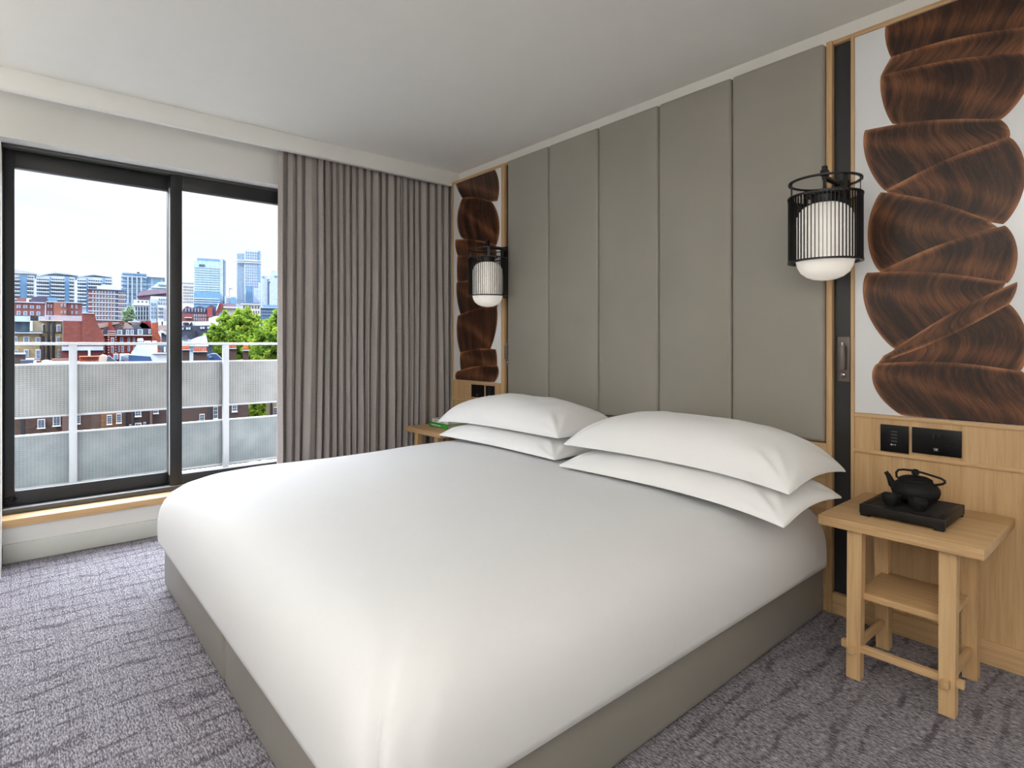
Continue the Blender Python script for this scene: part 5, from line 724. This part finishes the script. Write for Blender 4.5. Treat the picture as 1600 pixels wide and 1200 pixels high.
# tea set
TZ = .5355
tt = thing('tea_tray', 'black slatted tea tray on the oak nightstand', 'tray', (3.141, -.25, TZ))
fr = MB().box((-.121, -.131, .008), (.121, -.113, .040), .003).box((-.121, .113, .008), (.121, .131, .040), .003).box((-.121, -.113, .008), (-.101, .113, .040), .003).box((.101, -.113, .008), (.121, .113, .040), .003).box((-.102, -.114, .01), (.102, .114, .022))
fr.build('tray_body', 'traywood', tt)
sl = MB()
for i in range(20):
    y = -.108 + .0112 * i; sl.box((-.101, y, .024), (.101, y + .0058, .0385), .001)
sl.build('slatted_top', 'traywood', tt)
for sx in (-1, 1):
    for sy in (-1, 1): MB().box((sx * .105 - .014, sy * .118 - .01, 0), (sx * .105 + .014, sy * .118 + .01, .009), .001).build('foot', 'traywood', tt)
SZ = TZ + .0378
tp = thing('teapot', 'black cast iron teapot with arched handle on the tray', 'teapot', (3.140, -.205, SZ), math.radians(-8))
MB().lathe([(.0, .0), (.042, .0), (.046, .003), (.058, .012), (.068, .026), (.0725, .040), (.071, .052), (.062, .066), (.050, .075), (.047, .078), (.0, .078)], 48).build('pot_body', 'iron', tp)
ld = MB().lathe([(.0, .082), (.046, .077), (.050, .079), (.049, .083), (.038, .089), (.018, .0925), (.0, .093)], 48).build('lid', 'iron', tp)
MB().lathe([(.0, .0915), (.006, .092), (.006, .096), (.0105, .099), (.0125, .106), (.0105, .113), (.005, .1165), (.0, .117)], 20).build('lid_knob', 'iron', ld)
MB().tube([(-.060, 0, .040), (-.076, 0, .052), (-.082, 0, .068), (-.088, 0, .080), (-.096, 0, .089)], [.016, .0125, .0095, .008, .007], 14).build('spout', 'iron', tp)
hp = []
for i in range(25):
    a = PI * i / 24; hp.append((-.062 * math.cos(a) * (1.18 if a > PI / 2 else 1.), .0, .072 + (.038 * math.sin(a) ** .6)))
hp = [(-.050, 0, .072), (-.060, 0, .080), (-.061, 0, .094), (-.054, 0, .104), (-.038, 0, .1085), (-.012, 0, .110), (.02, 0, .108), (.05, 0, .1035), (.078, 0, .0985), (.088, 0, .093), (.0885, 0, .087), (.080, 0, .080), (.062, 0, .074), (.050, 0, .070)]
MB().tube(hp, .0038, 10).build('handle', 'iron', tp, 80)
for i, (x, y, lb) in enumerate(((3.098, -.318, 'black cast iron tea cup in front of the teapot spout'), (3.176, -.322, 'black cast iron tea cup nearest the bare end of the tray'))):
    c_ = MB().lathe([(.0, .0), (.015, .0), (.017, .003), (.0235, .014), (.0275, .026), (.0285, .037), (.0278, .0385), (.0265, .037), (.025, .026), (.020, .012), (.0, .006)], 32).build('tea_cup', 'iron')
    c_.location = (x, y, SZ); tag(c_, lb, 'cup', 'black cast iron tea cups')

# books on the far nightstand
M['bookgreen'] = simple('green_cloth', (.015, .42, .03), .5); M['bookwhite'] = simple('pale_cover', (.62, .61, .58), .5); M['pages'] = simple('paper_edges', (.62, .66, .60), .8, bmp=.2, bscale=300); M['ink'] = simple('faded_print', (.25, .25, .23), .6); M['pink'] = simple('pink_print', (.62, .28, .27), .6)
def book(label, x0, x1, y0, y1, z0, th, cov, mark):
    t = thing('book', label, 'book', ((x0 + x1) / 2, (y0 + y1) / 2, z0), 0, 'books on the far nightstand')
    w, d = (x1 - x0) / 2, (y1 - y0) / 2
    MB().box((-w, -d, 0), (w, d, .003), .0006).box((-w, -d, th - .003), (w, d, th), .0006).box((-w, -d, .0), (w, -d + .003, th), .0006).build('cover', cov, t)
    MB().box((-w + .004, -d + .003, .003), (w - .004, d - .004, th - .003)).build('pages', 'pages', t)
    mk = MB(); x = -w + .03
    for k in range(mark[0]):
        wd_ = .006 + .004 * ((k * 7) % 3); mk.box((x, -d - .0006, th * .32), (x + wd_, -d, th * .32 + .009)); x += wd_ + .003
    mk.build('spine_print', mark[1], t)
book('green book lying under the pale one on the far nightstand', .200, .436, -.335, -.10, .5355, .028, 'bookgreen', (9, 'bookwhite'))
book('pale spined book lying on the green book', .222, .432, -.328, -.105, .564, .030, 'bookwhite', (9, 'ink'))

# ------------------------------------------------------------------ curtain
def curtain():
    nu, nv = 1300, 44
    r = random.Random(5)
    folds = []; s = 0
    while s < 1.36:
        w_ = (r.uniform(.056, .080) if r.random() < .18 else r.uniform(.028, .050)) if len(folds) % 2 == 0 else r.uniform(.012, .021)
        folds.append((s, w_, r.uniform(.75, 1.15), r.uniform(-.5, .5))); s += w_
    sc_ = 1.36 / s
    vs = []
    for i in range(nu + 1):
        q = i / nu; a = q * 1.36
        for k, f in enumerate(folds):
            if a <= (f[0] + f[1]) * sc_ + 1e-6: break
        t = (a / sc_ - f[0]) / f[1]
        nb = folds[min(k + 1, len(folds) - 1)]
        sgn = 1 if k % 2 == 0 else -1
        for j in range(nv + 1):
            v = j / nv; z = 2.44 - v * 2.428
            drift = (mn.noise(Vector((q * 7, v * 1.5, 2.2))) * .026 + mn.noise(Vector((q * 16, v * .9, 7.2))) * .012) * (.15 + v)
            amp = .042 * (.72 + .4 * v) * f[2] * (.85 + .5 * mn.noise(Vector((k * 3.1, v * 1.6, .5))))
            y = -1.305 + a * (1.0) + drift * math.sin(PI * min(1, max(0, q * 12)) / 2) * math.sin(PI * min(1, (1 - q) * 12) / 2)
            x = -.098 + amp * sgn * max(0., math.sin(PI * t)) ** .8 + .006 * math.sin(PI * 2 * t + f[3]) * v
            y += .008 * sgn * math.sin(2 * PI * t) * f[2]
            vs.append((x, min(y, .06) - .012 * v * (1 - q), z))
    st = nv + 1
    fs = [(i * st + j, (i + 1) * st + j, (i + 1) * st + j + 1, i * st + j + 1) for i in range(nu) for j in range(nv)]
    me = bpy.data.meshes.new('curtain'); me.from_pydata(vs, [], fs); me.materials.append(M['curtain'])
    me.polygons.foreach_set('use_smooth', [True] * len(fs)); me.update()
    o = link('curtain', me); md = o.modifiers.new('thickness', 'SOLIDIFY'); md.thickness = .0018; md.offset = 0
    return tag(o, 'full height taupe grey curtain hanging in narrow folds', 'curtain')
curtain()

# ------------------------------------------------------------------ balcony
struct('balcony_floor', MB().box((-1.75, -6.5, -.15), (-.445, 2.5, .055)).box((-.444, -6.5, -.15), (-.44, YL - .01, .08)), 'paving', 'pale balcony floor outside the window')
bal = thing('balustrade', 'white balcony balustrade with two rows of wired glass panels', 'balustrade', (-1.6, -1.77, .055))
def bl(lo, hi): return (lo[0] + 1.6, lo[1] + 1.77, lo[2] - .055), (hi[0] + 1.6, hi[1] + 1.77, hi[2] - .055)
MB().box(*bl((-1.625, -5.5, 1.119), (-1.575, 1.9, 1.140)), .004).build('top_rail', 'whitemetal', bal)
posts = [-5.41, -4.37, -3.33, -2.288, -1.2465, -.205, .84, 1.88]
for y in posts: MB().box(*bl((-1.61, y - .0235, .055), (-1.575, y + .0235, 1.119)), .003).build('post', 'whitemetal', bal)
for a, b in zip(posts[:-1], posts[1:]):
    for z0, z1, mt in ((.607, .976, 'frost'), (.100, .471, 'frost2')):
        g = MB().box(*bl((-1.632, a - .02, z0), (-1.622, b - .023, z1))).build('glass_panel', mt, bal)
        MB().box(*bl((-1.637, a - .02, z1 - .004), (-1.616, b - .023, z1 + .009)), .002).build('edge_channel', 'whitemetal', g)
        MB().box(*bl((-1.637, a - .02, z0 - .012), (-1.616, b - .023, z0 + .004)), .002).build('edge_channel', 'whitemetal', g)

# ------------------------------------------------------------------ the city outside
HW = {'wpane': 0}
def win_mesh(style):
    mb = MB()
    if style == 'whitewin':
        mb.box((-.5, 0, -.5), (.5, .3, .5), mi=0).box((-.34, -.05, -.02), (.34, .02, .40), mi=1).box((-.34, -.05, -.42), (.34, .02, -.06), mi=1)
        return mb.mesh('window_white', ['wwhite', 'wpaneblue'])
    if style == 'sash':
        mb.box((-.5, -.02, -.5), (.5, .3, .5), mi=0)
        for r_ in range(2):
            for q in range(2):
                for h in range(2):
                    mb.box((-.40 + .41 * q, -.05, -.42 + .22 * h + .43 * r_), (-.03 + .41 * q, .02, -.235 + .22 * h + .43 * r_), mi=1)
        mb.box((-.58, -.3, -.56), (.58, .2, -.48), mi=0)
        return mb.mesh('window_sash', ['wwhite', 'wpane'])
    if style == 'skylight':
        mb.box((-.5, 0, -.5), (.5, .2, .5), mi=0).box((-.40, -.06, -.42), (-.05, .02, .42), mi=1).box((.05, -.06, -.42), (.40, .02, .42), mi=1)
        return mb.mesh('skylight', ['cslate2', 'cpale'])
    mb.box((-.5, 0, -.5), (.5, .3, .5)); return mb.mesh('window_' + style, [{'dark': 'wpane', 'blue': 'wpaneblue'}[style]])
WM = {k: win_mesh(k) for k in ('whitewin', 'sash', 'skylight', 'dark', 'blue')}
def place_city(az, D):
    a = math.radians(az)
    return (CAM[0] - D * math.sin(a), CAM[1] + D * math.cos(a), -20.), a
def add_building(rec):
    name, label, cat, group, az, D, parts = rec
    loc, a = place_city(az, D)
    t = thing(name, label, cat, loc, a, group or None)
    G = 20.
    def window(n, st, y, x0, x1, z0, z1):
        o = link(n, WM[st], t); o.location = ((x0 + x1) / 2, y, (z0 + z1) / 2 + G); sx = abs(x1 - x0); o.scale = (sx, max(.25, .3 * sx) if st == 'sash' else .6, abs(z1 - z0))
    for p in parts:
        k = p[0]
        if k == 'b':
            _, n, m, x0, x1, y0, y1, z0, z1 = p; MB().box((x0, y0, z0 + G), (x1, y1, z1 + G)).build(n, m, t)
        elif k == 'p':
            _, n, m, pts, y0, y1 = p; MB().prism([(x, z + G) for x, z in pts], y0, y1).build(n, m, t)
        elif k == 'w':
            for x0, x1, z0, z1 in p[4]: window(p[1], p[2], p[3], x0, x1, z0, z1)
        elif k == 'g':
            _, n, st, y, x0, x1, nc, z0, z1, nr, fw, fh = p
            cw = (x1 - x0) / nc; ch = (z1 - z0) / nr
            for i in range(nc):
                for j in range(nr):
                    cx = x0 + cw * (i + .5); cz = z0 + ch * (j + .5)
                    window(n, st, y, cx - cw * fw / 2, cx + cw * fw / 2, cz - ch * fh / 2, cz + ch * fh / 2)
        elif k == 'c':
            _, n, m, x, y, z0, z1, r0, r1 = p; MB().lathe([(r0, z0 + G), (r1, z1 + G)], 20, (x, y, 0)).build(n, m, t)
        elif k == 't':
            _, n, m, pts, r, y = p; MB().tube([(x, y, z + G) for x, z in pts], r, 6).build(n, m, t)
def add_tree(rec):
    _, name, label, group, az, D, clumps, n, size, trunk = rec
    loc, a = place_city(az, D)
    t = thing(name, label, 'tree', loc, a, group)
    r = random.Random(int(D * 10)); G = 20.; tot = sum(c[3] ** 2 for c in clumps)
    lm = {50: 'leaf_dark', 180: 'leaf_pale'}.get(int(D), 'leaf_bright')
    mb = MB()
    for x, y, z, R in clumps:
        core = bmesh.new(); bmesh.ops.create_icosphere(core, subdivisions=2, radius=R * .55)
        for v in core.verts: v.co = v.co * (1 + .22 * mn.noise(v.co * (2.2 / R) + Vector((x, y, z)))) + Vector((x, y, z + G))
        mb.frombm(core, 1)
        sub = [(Vector((r.gauss(0, 1), r.gauss(0, 1), r.gauss(0, 1))).normalized() * R * r.uniform(.55, .98), R * r.uniform(.16, .36)) for _ in range(26)]
        for _ in range(int(n * R * R / tot)):
            c0, cr = sub[r.randrange(26)]
            d = Vector((r.gauss(0, 1), r.gauss(0, 1), r.gauss(0, 1))).normalized()
            c = Vector((x, y, z + G)) + c0 + d * cr * r.uniform(.5, 1.1)
            u = Vector((r.gauss(0, 1), r.gauss(0, 1), r.gauss(0, 1))).normalized(); nn = (d + u * .9).normalized()
            e = nn.orthogonal().normalized(); e = (Matrix.Rotation(r.uniform(0, 6.3), 3, nn) @ e); w_ = nn.cross(e); s_ = size * r.uniform(.6, 1.2)
            mb.add([c - e * s_, c - w_ * s_ * .55 + nn * s_ * .12, c + e * s_, c + w_ * s_ * .55 + nn * s_ * .12], [(0, 1, 2, 3)], 0)
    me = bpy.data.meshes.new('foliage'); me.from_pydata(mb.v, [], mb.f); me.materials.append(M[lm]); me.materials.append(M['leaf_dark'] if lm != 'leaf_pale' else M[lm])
    me.polygons.foreach_set('material_index', mb.m); me.update(); link('foliage', me, t)
    zc = min(c[2] for c in clumps) + G
    x0 = sum(c[0] for c in clumps) / len(clumps)
    MB().tube([(x0, 0, 0), (x0 + .1, 0, zc * .6), (x0, 0, zc + 1.)], [trunk[1] * 1.3, trunk[1], trunk[1] * .5], 10).build('trunk', 'bark', t)
for rec in CITY:
    (add_tree if rec[0] == 'TREE' else add_building)(rec)
gx, gy = CAM[0] - 330 * math.sin(math.radians(75)), CAM[1] + 330 * math.cos(math.radians(75))
struct('ground', MB().box((-1500, -1500, -20.6), (-8, 1800, -20.05)), 'cityground', 'street level ground of the city')

# ------------------------------------------------------------------ daylight
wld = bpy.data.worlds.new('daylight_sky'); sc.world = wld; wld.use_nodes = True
nt = wld.node_tree; nt.nodes.clear()
out = nt.nodes.new('ShaderNodeOutputWorld'); bg = nt.nodes.new('ShaderNodeBackground')
v = coords(nt, (1, 1, 1), 'Generated')
sp = N(nt, 'ShaderNodeSeparateXYZ'); nt.links.new(v, sp.inputs[0])
cl = noise(nt, coords(nt, (3, 3, 11), 'Generated'), 1.6, 5, .55)
haze = ramp(nt, cl.outputs[0], [(.36, (.955, 1.02, 1.09)), (.52, (1.01, 1.045, 1.08)), (.64, (1.07, 1.07, 1.07))])
up = math_n(nt, 'ABSOLUTE', sp.outputs[2])
# pale horizon band all round; higher up the western sky (beyond the window, towards -x) gets added brightness out of view to light the room, the rest milder blue-white
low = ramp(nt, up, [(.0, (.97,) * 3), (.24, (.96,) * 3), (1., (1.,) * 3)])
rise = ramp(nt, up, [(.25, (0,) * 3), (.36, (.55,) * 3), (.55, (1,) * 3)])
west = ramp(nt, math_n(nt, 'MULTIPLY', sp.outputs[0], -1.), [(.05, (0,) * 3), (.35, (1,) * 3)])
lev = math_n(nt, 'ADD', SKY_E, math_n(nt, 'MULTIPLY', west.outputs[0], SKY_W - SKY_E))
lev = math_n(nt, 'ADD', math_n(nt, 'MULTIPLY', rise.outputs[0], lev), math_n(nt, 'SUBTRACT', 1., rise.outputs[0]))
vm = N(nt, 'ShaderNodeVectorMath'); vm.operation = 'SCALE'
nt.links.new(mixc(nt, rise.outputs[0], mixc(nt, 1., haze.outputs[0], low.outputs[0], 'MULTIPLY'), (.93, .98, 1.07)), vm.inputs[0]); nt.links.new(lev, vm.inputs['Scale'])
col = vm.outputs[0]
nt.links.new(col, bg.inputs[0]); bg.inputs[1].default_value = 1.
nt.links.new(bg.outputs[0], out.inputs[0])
sl_ = bpy.data.lights.new('sun', 'SUN'); sl_.energy = SUN; sl_.angle = math.radians(.8); sl_.color = (1, .95, .86)
so = bpy.data.objects.new('sun', sl_); COL.objects.link(so)
el, azs = math.radians(44), math.radians(14)      # sun stands to the south (-y), a little behind the facade (+x)
d = Vector((math.sin(azs) * math.cos(el), -math.cos(azs) * math.cos(el), math.sin(el)))
so.rotation_euler = (-d).to_track_quat('-Z', 'Y').to_euler(); so.location = (0, -30, 40)
pl = bpy.data.lights.new('window_portal', 'AREA'); pl.shape = 'RECTANGLE'; pl.size = 1.7; pl.size_y = 2.0
pl.cycles.is_portal = True
po = bpy.data.objects.new('window_portal', pl); COL.objects.link(po); po.location = (-.46, (YL + YR) / 2, 1.2); po.rotation_euler = (0, -PI / 2, 0)

for i, (x, y, e_) in enumerate(((4.9, -3.9, FILL), (5.6, -3.2, FILL * .4))):     # added fill lights behind the viewpoint, without any fixture
    q = bpy.data.lights.new('added_fill_light', 'POINT'); q.energy = e_; q.color = (1, .92, .84); q.shadow_soft_size = .22
    qo = bpy.data.objects.new('added_fill_light', q); COL.objects.link(qo); qo.location = (x, y, 1.85)
for i, (x, y, e_) in enumerate(((.8, -4.4, FILL_UP * .45), (4.3, -3.9, FILL_UP * 1.6))):     # added unseen spots aimed up, bouncing fill off the ceiling
    q = bpy.data.lights.new('added_bounce_light', 'SPOT'); q.energy = e_; q.color = (1, .985, .945); q.spot_size = math.radians(150); q.spot_blend = 1.; q.shadow_soft_size = .15
    qo = bpy.data.objects.new('added_bounce_light', q); COL.objects.link(qo); qo.location = (x, y, 1.25); qo.rotation_euler = (PI, 0, 0)
sc.view_settings.view_transform = 'Standard'; sc.view_settings.look = 'None'; sc.view_settings.gamma = 1.; sc.view_settings.use_curve_mapping = False
sc.view_settings.exposure = EXPO
sc.cycles.use_denoising = True
sc.cycles.max_bounces = 14; sc.cycles.diffuse_bounces = 7; sc.cycles.glossy_bounces = 4; sc.cycles.transparent_max_bounces = 24
sc.cycles.sample_clamp_indirect = 12; sc.cycles.caustics_reflective = False; sc.cycles.caustics_refractive = False
